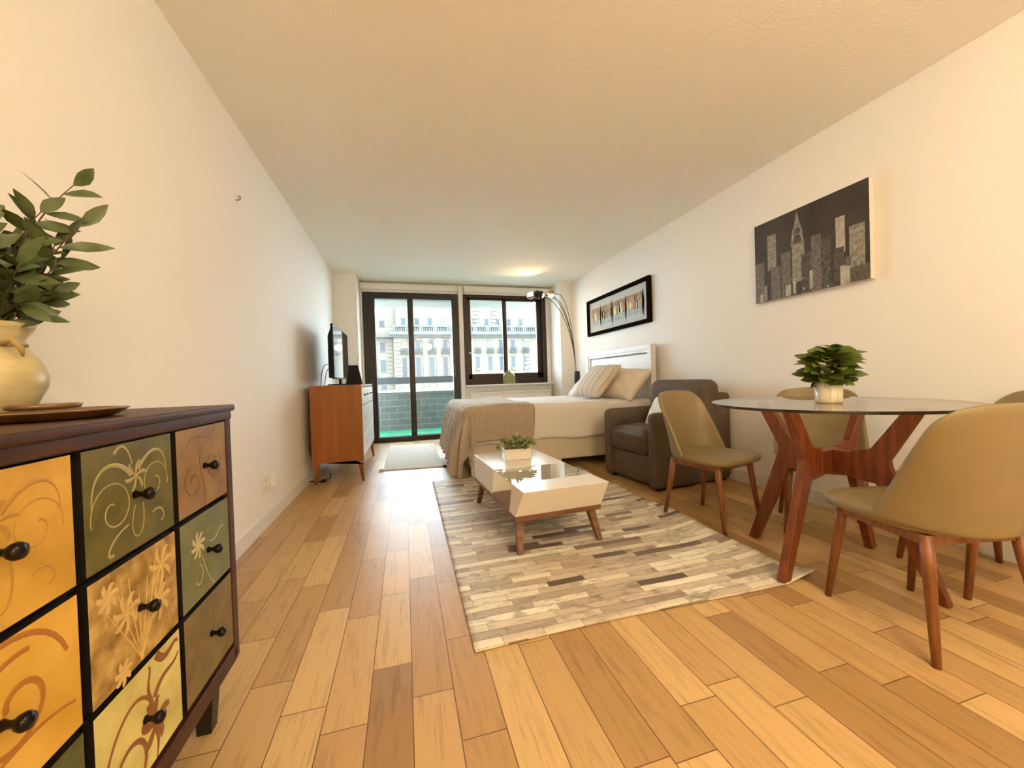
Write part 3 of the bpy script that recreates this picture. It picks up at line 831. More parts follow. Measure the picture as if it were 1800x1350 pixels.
cb = MB(); cb.tube([(-0.885, 3.99, 0.03), (-0.80, 4.05, 0.006), (-0.74, 4.2, 0.006), (-0.78, 4.4, 0.006)], 0.005, 6); cb.box(-0.80, -0.76, 4.02, 4.08, 0.0, 0.022)
tag(cb.build('power_cord', M_tvb, smooth=True), 'black power cord with plug lying on the floor beneath the dresser', 'cord')

# outlets, wall hook
for i, (y, nm, lab, cat) in enumerate(((2.90, 'wall_outlet', 'white wall socket plate low on the left wall', 'socket'), (3.03, 'plug_adapter', 'small white plug adapter beside the socket plate on the left wall', 'plug'))):
    r = thing(nm, lab, cat, (XL, y, 0.285))
    if i == 0:
        MB().box(0, 0.007, -0.036, 0.036, -0.058, 0.058).build('plate', M_white, r, bevel=0.002)
        for z in (-0.026, 0.026): MB().box(0.006, 0.010, -0.016, 0.016, z - 0.018, z + 0.018).build('socket', mat('ivory_plastic', (0.62, 0.6, 0.55), 0.4), r, bevel=0.002)
    else:
        MB().box(0, 0.035, -0.022, 0.022, -0.05, 0.05).build('adapter_body', M_white, r, bevel=0.004)
r = MB(); r.tube([(XL, 2.625, 2.035), (XL + 0.012, 2.625, 2.035), (XL + 0.022, 2.625, 2.04), (XL + 0.024, 2.625, 2.055), (XL + 0.012, 2.625, 2.06)], 0.0035, 6)
tag(r.build('wall_hook', mat('aged_metal', (0.25, 0.2, 0.12), 0.4, 0.7), smooth=True), 'tiny metal hook screwed high into the left wall', 'hook')

# door mat
mm = thing('door_mat', 'light beige woven mat on the floor before the balcony door', 'mat', (0.07, 5.1, 0))
def matfn(u, v):
    x = -0.31 + 0.62 * u; y = -0.80 + 1.62 * v
    return (x + 0.02 * (v - 0.5), y - 0.07 * u, 0.006 + 0.002 * math.sin(9 * u) * math.sin(7 * v))
m = MB(); m.grid(matfn, 20, 40); m.build('mat_weave', mat('beige_weave', (0.72, 0.68, 0.61), 0.9, bump=0.6, bscale=220, var=0.1, scale=60), mm, solid=0.008)
for u, v in ((1, 0), (0, 0)):
    p = matfn(u, v)
    k = MB(); k.tube([(p[0], p[1], 0.012), (p[0] + (0.03 if u else -0.03), p[1] - 0.03, 0.012)], [0.008, 0.016], 8); k.build('tassel', M_tvb if u else MATS['beige_weave'], mm, smooth=True)

# ------------------------------------------------------------------ patchwork rug
def rugfn(u, v):
    x = 0.20 + 1.475 * u; y = 1.297 + 2.33 * v
    x += 0.016 * v * (1 - u)
    z = 0.004
    e = max(0.0, (u - 0.80) / 0.20)
    z += 0.030 * e ** 2 * (0.35 + 0.65 * math.sin(PI * min(1, max(0, (v - 0.02) / 0.55))) ** 1) * (1 if v > 0.05 else max(0, v / 0.05))
    x += 0.012 * math.sin(v * 21) * e
    cu = max(0.0, (u - 0.93) / 0.07); cvv = max(0.0, 1 - v / 0.045)
    z += 0.028 * cu * cvv
    x += 0.07 * cu * cvv
    y += 0.012 * cu * cvv + 0.010 * math.sin(u * 5) * (1 - v)
    z += 0.0015 * math.sin(u * 17 + v * 5) * math.sin(v * 13) + 0.0015
    return (x, y, z)
m = MB(); m.grid(rugfn, 60, 90)
tag(m.build('patchwork_rug', M_rug, solid=0.007, smooth=True), 'large cream and brown hide patchwork rug beneath the white coffee table', 'rug')

# ------------------------------------------------------------------ coffee table
M_gw = mat('glossy_white_laminate', (0.78, 0.74, 0.67), 0.24)
M_ctw = mat('coffee_walnut', (0.17, 0.07, 0.035), 0.4, var=0.3, scale=5, stretch=(2, 2, 8))
ct = thing('coffee_table', 'low glossy white coffee table with inset glass panel and walnut legs on the rug', 'coffee table', (0.768, 2.41, 0.008), math.radians(3.0))
Z0, Z1 = 0.205, 0.355
hx, ya, yb = 0.245, -0.565, 0.525
def seg(m, y0, y1, s0, s1):
    m.add([(-hx - 0.02, y0 + s0, Z0), (hx, y0 + s0, Z0), (hx, y1 - s1, Z0), (-hx - 0.02, y1 - s1, Z0), (-hx, y0, Z1), (hx, y0, Z1), (hx, y1, Z1), (-hx, y1, Z1)],
          [(0, 3, 2, 1), (4, 5, 6, 7), (0, 1, 5, 4), (1, 2, 6, 5), (2, 3, 7, 6), (3, 0, 4, 7)])
m = MB(); seg(m, ya, -0.375, 0.09, 0.0); m.build('near_box', M_gw, ct, bevel=0.003)
m = MB(); seg(m, -0.03, yb, 0.0, 0.07); m.build('far_box', M_gw, ct, bevel=0.003)
m = MB(); m.box(-hx - 0.018, hx, -0.376, -0.029, Z0, Z0 + 0.012); m.box(hx - 0.012, hx, -0.376, -0.029, Z0, Z0 + 0.03); m.build('shelf', [M_ctw], ct, bevel=0.001)
m = MB(); m.box(-hx + 0.002, hx - 0.002, -0.374, -0.031, Z1 - 0.009, Z1 - 0.001); m.build('glass_panel', M_tglass, ct)
m = MB(); m.box(-hx - 0.02, hx, ya + 0.09, yb - 0.07, Z0 - 0.026, Z0 - 0.0005); m.build('plinth', M_ctw, ct, bevel=0.002)
for sx in (-1, 1):
    for sy in (-1, 1):
        m = MB(); x = sx * 0.216; y = sy * 0.385
        m.frustum((x + sx * 0.022 - 0.014, x + sx * 0.022 + 0.014, y + sy * 0.075 - 0.016, y + sy * 0.075 + 0.016, 0.003), (x - 0.022, x + 0.022, y - 0.025, y + 0.025, Z0 - 0.02))
        m.build('leg', M_ctw, ct, bevel=0.002)

# planter box on coffee table
M_pleaf = mat('soft_green_leaf', (0.17, 0.21, 0.075), 0.55, col2=(0.38, 0.42, 0.20), scale=40)
pl = thing('planter_box', 'small white rectangular planter of bushy green leaves on the coffee table', 'potted plant', (0.752, 2.64, 0.3645), math.radians(-2))
m = MB(); m.box(-0.096, 0.096, -0.045, 0.045, 0, 0.008)
m.box(-0.096, -0.09, -0.045, 0.045, 0.008, 0.075); m.box(0.09, 0.096, -0.045, 0.045, 0.008, 0.075); m.box(-0.09, 0.09, -0.045, -0.039, 0.008, 0.075); m.box(-0.09, 0.09, 0.039, 0.045, 0.008, 0.075)
m.build('planter', M_gw, pl, bevel=0.0015)
MB().box(-0.09, 0.09, -0.039, 0.039, 0.05, 0.062).build('soil', mat('dark_moss', (0.03, 0.03, 0.012), 0.9), pl)
lm = MB(); q = random.Random(5)
for i in range(340):
    a, t, e = q.uniform(0, 2 * PI), q.random() ** 0.6, q.random()
    ex, ey, ez = t * math.cos(a), t * math.sin(a), 0.3 + 0.7 * math.sqrt(max(0, 1 - t * t)) * e
    x, y, z_ = 0.125 * ex, 0.068 * ey, 0.058 + 0.085 * ez * (1 + 0.25 * math.sin(9 * ex + 1))
    lean = Vector((ex + q.uniform(-0.6, 0.6), ey + q.uniform(-0.8, 0.4), q.uniform(-0.1, 1.0))).normalized()
    lm.leaf((x, y, z_), lean, Vector((q.uniform(-1, 1), q.uniform(-1, 1), 0.6)), q.uniform(0.024, 0.036), q.uniform(0.015, 0.022), 0.2, 0, 0.3, tip=18)
lm.build('leaves', M_pleaf, pl, smooth=True, recalc=False)
sm = MB()
for i in range(30):
    x = q.uniform(-0.08, 0.08); y = q.uniform(-0.03, 0.03)
    sm.tube([(x, y, 0.058), (x * 1.1, y * 1.2, 0.085), (x * 1.25, y * 1.6, 0.115)], 0.0012, 4)
sm.build('stems', mat('green_stem', (0.10, 0.14, 0.04), 0.6), pl)

# ------------------------------------------------------------------ bed
BX0, BX1, BY0, BY1, BT = 0.56, 2.585, 3.64, 5.16, 0.665
M_linen = mat('white_linen', (0.74, 0.69, 0.64), 0.85, bump=0.15, bscale=40, bdist=0.004, sheen=0.2)
M_basefab = mat('cream_base_fabric', (0.60, 0.53, 0.42), 0.85, bump=0.15, bscale=300)
bed = thing('bed', 'double bed with white bedding and white wooden headboard against the right wall', 'bed', (0, 0, 0))
m = MB(); rbox(m, BX0 + 0.01, BX1, BY0 + 0.01, BY1, 0.37, BT - 0.008, 0.05); m.build('mattress', M_linen, bed, smooth=True)
m = MB(); rbox(m, BX0 + 0.015, BX1, BY0 + 0.012, BY1, 0.095, 0.375, 0.018); m.build('bed_base', M_basefab, bed, smooth=True)
M_chromeleg = mat('white_bed_leg', (0.7, 0.68, 0.64), 0.3)
for x in (BX0 + 0.05, BX1 - 0.2, 1.5):
    for y in (BY0 + 0.05, BY1 - 0.06):
        m = MB(); m.box(x - 0.022, x + 0.022, y - 0.022, y + 0.022, 0.0, 0.10); m.build('leg', M_chromeleg if y < 4 else M_tvb, bed, bevel=0.003)
# headboard in the plane x = 2.6 .. 2.66
M_hb = mat('whitewashed_wood', (0.74, 0.71, 0.68), 0.45, var=0.06, scale=5, stretch=(1, 0.8, 12))
hy0, hy1, hz = 3.655, 5.20, 1.268
fx0, fx1 = 2.60, 2.665
def frame_ring(m, x0, x1, o, n_, mi=0):
    '''rectangular frame in the yz plane: o and n_ are outer and inner (y0, y1, z0, z1)'''
    def q(r_, x): return [(x, r_[0], r_[2]), (x, r_[1], r_[2]), (x, r_[1], r_[3]), (x, r_[0], r_[3])]
    vs = q(o, x0) + q(n_, x0) + q(o, x1) + q(n_, x1)
    fs = []
    for k in range(4):
        l = (k + 1) % 4
        fs += [(k, l, 4 + l, 4 + k), (8 + k, 12 + k, 12 + l, 8 + l), (k, 8 + k, 8 + l, l), (4 + k, 4 + l, 12 + l, 12 + k)]
    m.add(vs, fs, mi)
m = MB()
frame_ring(m, fx0, fx1, (hy0, hy1, 0.02, hz), (hy0 + 0.055, hy1 - 0.055, 0.30, hz - 0.055))
hb = m.build('headboard', M_hb, bed, bevel=0.006)
m = MB(); frame_ring(m, fx0 + 0.012, fx1 - 0.01, (hy0 + 0.053, hy1 - 0.053, 0.305, hz - 0.053), (hy0 + 0.09, hy1 - 0.09, 0.33, hz - 0.088))
m.build('moulding', M_hb, hb, bevel=0.003)
z = 0.36
while z < hz - 0.10:
    z2 = min(z + 0.27, hz - 0.088)
    MB().box(fx0 + 0.028, fx1 - 0.015, hy0 + 0.088, hy1 - 0.088, z, z2 - 0.006).build('board', M_hb, hb, bevel=0.004)
    z = z2
# bedspread: sheet draped over top and near side
def drape(u, v, x0, x1, hem_foot, hem_near, yfar, top, off, rad, rip, name_seed, fold=0.0):
    '''u along x (0 = lowest at the foot), v along y (0 = hem on near side)'''
    a_tot = hem_foot; b_tot = hem_near
    s = -a_tot + u * (a_tot + (x1 - x0)); t_ = -b_tot + v * (b_tot + (yfar - BY0))
    def curve(q):       # returns horizontal offset (outside positive), drop
        if q >= rad: return -q, 0.0
        if q >= -rad * 0.57:
            a = (rad - q) / (rad * 1.57) * (PI / 2)
            return -(rad - rad * math.sin(a)) , rad * (1 - math.cos(a))
        return 0.0, rad + (-q - rad * 0.57)
    if s < rad and t_ < rad:
        a, c = max(0.0, rad - s), max(0.0, rad - t_)
        d = math.hypot(a, c); ph = math.atan2(c, a)
        if d < rad * 1.57:
            an = d / rad; rr = rad * math.sin(an); dz = rad * (1 - math.cos(an))
        else:
            rr = rad; dz = rad + d - rad * 1.57
        wob = rip * min(1, dz / 0.3) * (math.sin(ph * 9 + 1.0) + 0.5) * (1 + 1.5 * min(1, dz / 0.5))
        wob += fold * max(0, dz - 0.1) * math.cos(ph)
        x = x0 + rad - (rr + wob + off) * math.cos(ph); y = BY0 + rad - (rr + wob + off) * math.sin(ph)
        return x, y, top - dz
    hx_, dx_ = curve(s); hy_, dy_ = curve(t_)
    dz = max(dx_, dy_)
    x = x0 - hx_; y = BY0 - hy_
    if dx_ > dy_: x -= off
    if dy_ >= dx_ and dy_ > 0: y -= off
    if dx_ > 0.05:
        x -= fold * max(0, dx_ - 0.1)
        x -= rip * min(1, dx_ / 0.25) * (math.sin(y * 34 + 3 * math.sin(y * 5)) + 0.6) * (1 + dx_)
    if dy_ > 0.05:
        y -= rip * 0.35 * min(1, dy_ / 0.3) * (math.sin(x * 19 + name_seed) + 0.4)
    z = top - dz
    return x, y, z
def spread(u, v):
    x, y, z = drape(u, v, BX0, 2.575, 0.30, 0.335 + 0.012 * math.sin(u * 23) + 0.010 * math.sin(u * 9), BY1 + 0.0, BT, 0.006, 0.05, 0.003, 0.3)
    if z > BT - 0.01: z += 0.003 * math.sin(x * 11) * math.sin(y * 9) + 0.003 * math.sin(y * 23 + x * 3)
    return x, y, z
m = MB(); m.grid(spread, 90, 60)
tag(m.build('bedspread', M_linen, smooth=True, solid=0.006), 'plain white bedspread covering the bed top and its near side', 'bedspread')
M_throw = mat('taupe_plush', (0.42, 0.33, 0.25), 0.95, bump=0.5, bscale=180, var=0.06, scale=30, sheen=0.6, bdist=0.004)
def throwfn(u, v):
    x, y, z = drape(u, v, BX0 - 0.012, 1.20, 0.60 - 0.07 * v, 0.325 + 0.02 * math.sin(u * 7), BY1 - 0.12, BT + 0.016, 0.014, 0.07, 0.020, 1.3, 0.17)
    y -= 0.012
    if z > BT: z += 0.006 * math.sin(x * 9 + y * 17) + 0.004 * math.sin(y * 31 + x * 13); 
    if u > 0.9: z += 0.0; x += 0.03 * math.sin(v * 9) * (u - 0.9) * 10
    return x, y, max(z, 0.022)
m = MB(); m.grid(throwfn, 90, 110)
tag(m.build('throw_blanket', M_throw, smooth=True, solid=0.016), 'fluffy taupe throw draped over the foot of the bed, hanging to the floor', 'blanket')

def pillow_mesh(w, h, t, n=26, cr=0.0, seed=1, corner=0.10):
    q = random.Random(seed); k1, k2 = q.uniform(0, 6), q.uniform(0, 6)
    m = MB()
    def side(sg):
        def fn(u, v):
            a, b_ = 2 * u - 1, 2 * v - 1
            pin = 1 - corner * (abs(a * b_) ** 0.0) * ((1 - a * a) * 0 + 0)
            ea = 1 - 0.07 * (1 - b_ * b_) * 0 - 0.06 * (1 - abs(b_) ** 2) ; eb = 1 - 0.06 * (1 - abs(a) ** 2)
            x = a * w / 2 * ea; y = b_ * h / 2 * eb
            th = (max(0, 1 - a ** 4) * max(0, 1 - b_ ** 4)) ** 0.55
            z = sg * t / 2 * th + cr * th * math.sin(a * 7 + k1 + b_ * 3) * math.cos(b_ * 5 + k2) * 0.4
            return x, y, z
        return fn
    m.grid(side(1), n, n); m.grid(side(-1), n, n)
    return m
def stripes_mat():
    b = NB('striped_cushion_cloth')
    o = b.sep(b.tc.outputs['Object'])
    f = b.math('FRACT', b.math('MULTIPLY', o[0], 11.0))
    c1 = b.ramp(f, [(0.0, (0.72, 0.64, 0.54)), (0.42, (0.72, 0.64, 0.54)), (0.46, (0.42, 0.32, 0.25)), (0.50, (0.64, 0.54, 0.45)), (0.72, (0.64, 0.54, 0.45)), (0.75, (0.48, 0.38, 0.30)), (0.79, (0.74, 0.66, 0.57))])
    b.n.links.new(c1, b.p.inputs['Base Color']); b.p.inputs['Roughness'].default_value = 0.9
    b.bump(b.noise(b.tc.outputs['Object'], 300, 2), 0.2)
    return b.m
M_case = mat('warm_pillowcase', (0.74, 0.64, 0.52), 0.9, bump=0.2, bscale=30, bdist=0.006)
M_casew = mat('white_pillowcase', (0.80, 0.78, 0.74), 0.9, bump=0.2, bscale=30, bdist=0.006)
def place(o, loc, normal, upv):
    n = Vector(normal).normalized(); u = Vector(upv); u = (u - n * u.dot(n)).normalized(); r_ = u.cross(n)
    o.matrix_world = Matrix(((r_.x, u.x, n.x, loc[0]), (r_.y, u.y, n.y, loc[1]), (r_.z, u.z, n.z, loc[2]), (0, 0, 0, 1)))
p1 = pillow_mesh(0.62, 0.42, 0.17, cr=0.02, seed=4).build('pillow', M_casew, smooth=True, weld=True)
place(p1, (2.27, 4.50, 0.80), (-0.7, -0.05, 0.7), (0.55, 0, 0.8)); tag(p1, 'white pillow behind the striped cushion on the bed', 'pillow', 'pillows on the bed')
p2 = pillow_mesh(0.64, 0.44, 0.17, cr=0.03, seed=9).build('pillow', M_case, smooth=True, weld=True)
place(p2, (2.42, 3.93, 0.835), (-0.76, -0.1, 0.65), (0.6, 0.0, 0.8)); tag(p2, 'crumpled beige pillow on the bed nearest the armchair', 'pillow', 'pillows on the bed')
p3 = pillow_mesh(0.50, 0.50, 0.17, cr=0.006, seed=2).build('cushion', stripes_mat(), smooth=True, weld=True)
place(p3, (2.19, 4.14, 0.875), (-0.70, -0.12, 0.68), (0.6, 0.08, 0.75)); tag(p3, 'square beige striped cushion leaning on the bed pillows', 'cushion')

# green glass bottle on the sill
bt = thing('glass_bottle', 'squat olive green glass bottle standing on the window sill', 'bottle', (1.70, YD - 0.085, WZ0 - 0.002))
m = MB(); m.lathe([(0.105, 0.0), (0.112, 0.01), (0.112, 0.06), (0.106, 0.12), (0.088, 0.165), (0.05, 0.195), (0.022, 0.205), (0.022, 0.222), (0.027, 0.226), (0.02, 0.232), (0.001, 0.228)], 32)
k0 = len(m.v)
mm_ = mat('green_bottle_glass', (0.46, 0.48, 0.18), 0.08)
mm_.node_tree.nodes['Principled BSDF'].inputs['Transmission Weight'].default_value = 0.45
m.v = [(x, y * 0.62, z) for x, y, z in m.v]
m.build('bottle_body', mm_, bt, smooth=True)

# ------------------------------------------------------------------ arc floor lamp
M_bronze = mat('brushed_bronze_metal', (0.10, 0.075, 0.06), 0.3, 0.85)
M_lampblk = mat('lamp_black', (0.02, 0.017, 0.015), 0.4, 0.3)
LB = (2.60, 5.50, 0.0)
la = thing('arc_floor_lamp', 'bronze floor lamp with several arching arms and globe heads in the window corner', 'floor lamp', LB)
m = MB(); m.lathe([(0.14, 0.0), (0.14, 0.02), (0.02, 0.035), (0.001, 0.035)], 32); m.build('lamp_base', M_lampblk, la, smooth=True)
MB().tube([(0, 0, 0.03), (-0.02, 0.0, 0.75), (-0.03, 0, 1.02)], 0.012, 10).build('pole', M_lampblk, la, smooth=True)
m = MB(); rbox(m, -0.06, 0.03, -0.025, 0.025, 0.80, 1.02, 0.02, seg=4); m.build('switch_box', M_lampblk, la, smooth=True)
# head positions (world) and the direction each opens to
HEADS = [((1.905, 5.62, 2.20), (-0.45, -0.65, 0.6), True), ((1.96, 5.48, 2.185), (-0.3, 0.9, 0.2), False), ((2.03, 5.50, 2.18), (0.8, -0.2, -0.25), True), ((2.19, 5.50, 2.205), (0.05, -0.1, -1), True)]
M_bulb = emit_mat('warm_bulb', (1.0, 0.82, 0.52), 5)
M_headm = mat('copper_lamp_metal', (0.50, 0.30, 0.16), 0.25, 0.9)
for i, (hp, hd, lit) in enumerate(HEADS):
    P0 = Vector((-0.03, 0.0, 0.98)); P3 = Vector(hp) - Vector(LB)
    ax = P3.x
    apex = Vector((ax * 0.35 + 0.02 * i - 0.03, P3.y * 0.5, 1.95 + 0.05 * i))
    pts = [Vector(p) for p in bez(P0, (P0.x - 0.02, 0.0, 1.55), (ax * 0.28 - 0.02, P3.y * 0.5, 2.26 + 0.02 * i), P3 + Vector((0.06, 0, -0.015)), 26)]
    arm = MB().tube(pts, 0.0055, 8).build('arm', M_lampblk, la, smooth=True)
    hdv = Vector(hd).normalized()
    m = MB()
    R0 = 0.062
    prof = [(0.001, -R0), (R0 * 0.5, -R0 * 0.86), (R0 * 0.86, -R0 * 0.5), (R0, 0.0), (R0 * 0.92, R0 * 0.38), (R0 * 0.86, R0 * 0.38), (R0 * 0.92, 0.0), (R0 * 0.78, -R0 * 0.46), (R0 * 0.4, -R0 * 0.78), (0.001, -R0 * 0.85)]
    m.lathe(prof, 24, close=True)
    sh = m.build('lamp_shade', M_headm if i in (0, 3) else M_lampblk, la, smooth=True)
    sh.rotation_mode = 'QUATERNION'; sh.rotation_quaternion = hdv.to_track_quat('Z', 'Y'); sh.location = P3
    if lit:
        m = MB(); m.sphere((0, 0, R0 * 0.12), R0 * (0.62 if i != 3 else 0.8), 0, 16, 10); m.build('bulb', M_bulb, sh, smooth=True)
        light('lamp_bulb_light', 'SPOT', tuple(Vector(hp) + hdv * R0 * 0.8), (2.6, 0, 1.2, 6)[i], (1.0, 0.62, 0.32), aim=tuple(Vector(hp) + hdv * 2), spot_size=2.4, spot_blend=0.6, shadow_soft_size=0.03)

# ------------------------------------------------------------------ armchair
ac = thing('armchair', 'brown upholstered armchair with wide arms between the bed and dining table', 'armchair', (2.25, 2.985, 0), math.radians(5.5))
# local: front toward -x, depth .86 in x, width .70 in y
hd_, hw_ = 0.425, 0.35
for nm, y0, y1 in (('armrest', -hw_, -hw_ + 0.105), ('armrest', hw_ - 0.105, hw_)):
    m = MB(); rbox(m, -hd_, hd_ - 0.02, y0, y1, 0.012, 0.625, 0.05, seg=12); m.build(nm, M_sofa, ac, smooth=True)
m = MB(); rbox(m, -hd_ + 0.03, hd_ - 0.02, -hw_ + 0.10, hw_ - 0.10, 0.03, 0.27, 0.03); m.build('seat_base', M_sofa, ac, smooth=True)
m = MB(); rbox(m, -hd_ + 0.005, hd_ - 0.2, -hw_ + 0.106, hw_ - 0.106, 0.26, 0.475, 0.06, puff=(0.012, 0, 0.02), seg=12); m.build('seat_cushion', M_sofaseat, ac, smooth=True)
m = MB(); rbox(m, hd_ - 0.30, hd_ - 0.12, -hw_ + 0.005, hw_ - 0.005, 0.43, 0.875, 0.075, puff=(0.02, 0, 0), seg=12); m.build('back_cushion', M_sofa, ac, smooth=True)
m = MB(); rbox(m, hd_ - 0.14, hd_, -hw_ + 0.01, hw_ - 0.01, 0.03, 0.76, 0.045, seg=10); m.build('back_frame', M_sofa, ac, smooth=True)
for x in (-hd_ + 0.08, hd_ - 0.08):
    for y in (-hw_ + 0.06, hw_ - 0.06): MB().box(x - 0.02, x + 0.02, y - 0.02, y + 0.02, 0, 0.03).build('foot', M_tvb, ac)
p4 = pillow_mesh(0.30, 0.30, 0.11, cr=0.01, seed=12).build('cushion', M_casew, smooth=True, weld=True)
place(p4, (2.14, 2.90, 0.60), (-0.85, 0.15, 0.42), (0.42, 0, 0.9)); tag(p4, 'small white cushion standing in the brown armchair', 'cushion')

# ------------------------------------------------------------------ dining table
TC = (1.925, 1.353)
dt = thing('dining_table', 'round glass-topped dining table on a crossed red walnut base', 'dining table', (*TC, 0), 0)
F = [(-0.06, 0.358), (-0.361, -0.056), (0.364, 0.067), (0.058, -0.367)]
ZT = 0.762
for i, (fx, fy) in enumerate(F):
    d = Vector((fx, fy, 0)).normalized(); s = Vector((-d.y, d.x, 0)); t0 = 0.004 if i != 1 else 0.016
    poly = [(0.394, t0), (0.226, 0.505), (0.220, 0.535), (0.335, ZT), (0.275, ZT), (0.158, 0.580), (0.085, 0.56), (0.085, 0.44), (0.176, 0.430), (0.346, t0)]
    m = MB(); m.prism([d * a + Vector((0, 0, b_)) - s * 0.018 for a, b_ in poly], s * 0.036)
    m.build('leg', M_walnut, dt, bevel=0.004)
m = MB()
for k, (a, b_) in enumerate(((0, 3), (1, 2))):
    d = (Vector((*F[a], 0)) - Vector((*F[b_], 0))).normalized(); s = Vector((-d.y, d.x, 0)) * 0.018
    z0, z1 = (0.445, 0.555) if k == 0 else (0.446, 0.554)
    p = [d * -0.1, d * 0.1]
    m.prism([p[0] - s + Vector((0, 0, z0)), p[1] - s + Vector((0, 0, z0)), p[1] + s + Vector((0, 0, z0)), p[0] + s + Vector((0, 0, z0))], (0, 0, z1 - z0))
m.build('stretcher', M_walnut, dt, bevel=0.003)
m = MB(); n = 96; R_ = 0.492
ring = [(R_ * math.cos(2 * PI * k / n), R_ * math.sin(2 * PI * k / n)) for k in range(n)]
m.add([(x, y, ZT + 0.001) for x, y in ring] + [(x, y, ZT + 0.013) for x, y in ring], [tuple(range(n))[::-1], tuple(range(n, 2 * n))], 0)
m.add([(x, y, ZT + 0.001) for x, y in ring] + [(x, y, ZT + 0.013) for x, y in ring], [(k, (k + 1) % n, n + (k + 1) % n, n + k) for k in range(n)], 1)
m.build('tabletop', [M_tglass, M_tedge], dt)

# plant on the table
M_dleaf = mat('deep_green_leaf', (0.035, 0.070, 0.012), 0.38, col2=(0.15, 0.19, 0.02), scale=16)
tp = thing('potted_plant', 'broad-leaved dark green plant in a pale cylindrical pot on the glass table', 'potted plant', (1.885, 1.325, ZT + 0.0135))
M_pot = mat('striped_pale_ceramic', (0.66, 0.60, 0.46), 0.25, var=0.18, scale=14, stretch=(6, 6, 0.3), coat=0.3)
m = MB(); m.lathe([(0.048, 0.0), (0.051, 0.004), (0.052, 0.02), (0.054, 0.098), (0.050, 0.098), (0.048, 0.08), (0.001, 0.078)], 36); m.build('pot', M_pot, tp, smooth=True)
lm, sm = MB(), MB(); q = random.Random(11)
for i in range(150):
    a = i * 2.399 + q.uniform(-0.3, 0.3); t = (i + 0.5) / 150
    zz = 0.100 + 0.135 * t
    rmax = 0.088 * math.sqrt(max(0.05, 1 - (2 * t - 0.85) ** 2 * 0.75))
    rr = rmax * (q.uniform(0.25, 1.0) if i % 3 else q.uniform(0.0, 0.4))
    base = Vector((rr * math.cos(a), rr * math.sin(a), zz + q.uniform(-0.008, 0.008)))
    d = Vector((math.cos(a), math.sin(a), q.uniform(-0.25, 0.25) + 0.55 * t)).normalized()
    lm.leaf(base, d, Vector((q.uniform(-0.9, 0.1), q.uniform(-0.9, 0.1), 1)), q.uniform(0.052, 0.080), q.uniform(0.042, 0.060), q.uniform(0.1, 0.4), 0, 0.25)
    if i % 5 == 0: sm.tube([(0.01 * math.cos(a), 0.01 * math.sin(a), 0.076), (rr * 0.4 * math.cos(a), rr * 0.4 * math.sin(a), 0.09 + (zz - 0.09) * 0.7), tuple(base)], 0.0016, 5)
for a, hz_ in ((0.3, 0.235), (1.2, 0.245), (-0.6, 0.23), (2.6, 0.235), (4.0, 0.235), (5.2, 0.225), (2.0, 0.225)):
    base = Vector((0.045 + 0.02 * math.cos(a), 0.01 + 0.02 * math.sin(a), hz_ + 0.012))
    lm.leaf(base, Vector((math.cos(a), math.sin(a), 0.4)), Vector((0, -0.3, 1)), 0.055, 0.040, 0.1, 0, 0.3)
sm.tube([(0.0, 0, 0.076), (0.02, 0.0, 0.15), (0.045, 0.01, 0.245)], 0.002, 5)
lm.build('leaves', M_dleaf, tp, smooth=True, recalc=False)
sm.build('stems', mat('pale_stem', (0.35, 0.32, 0.14), 0.6), tp)

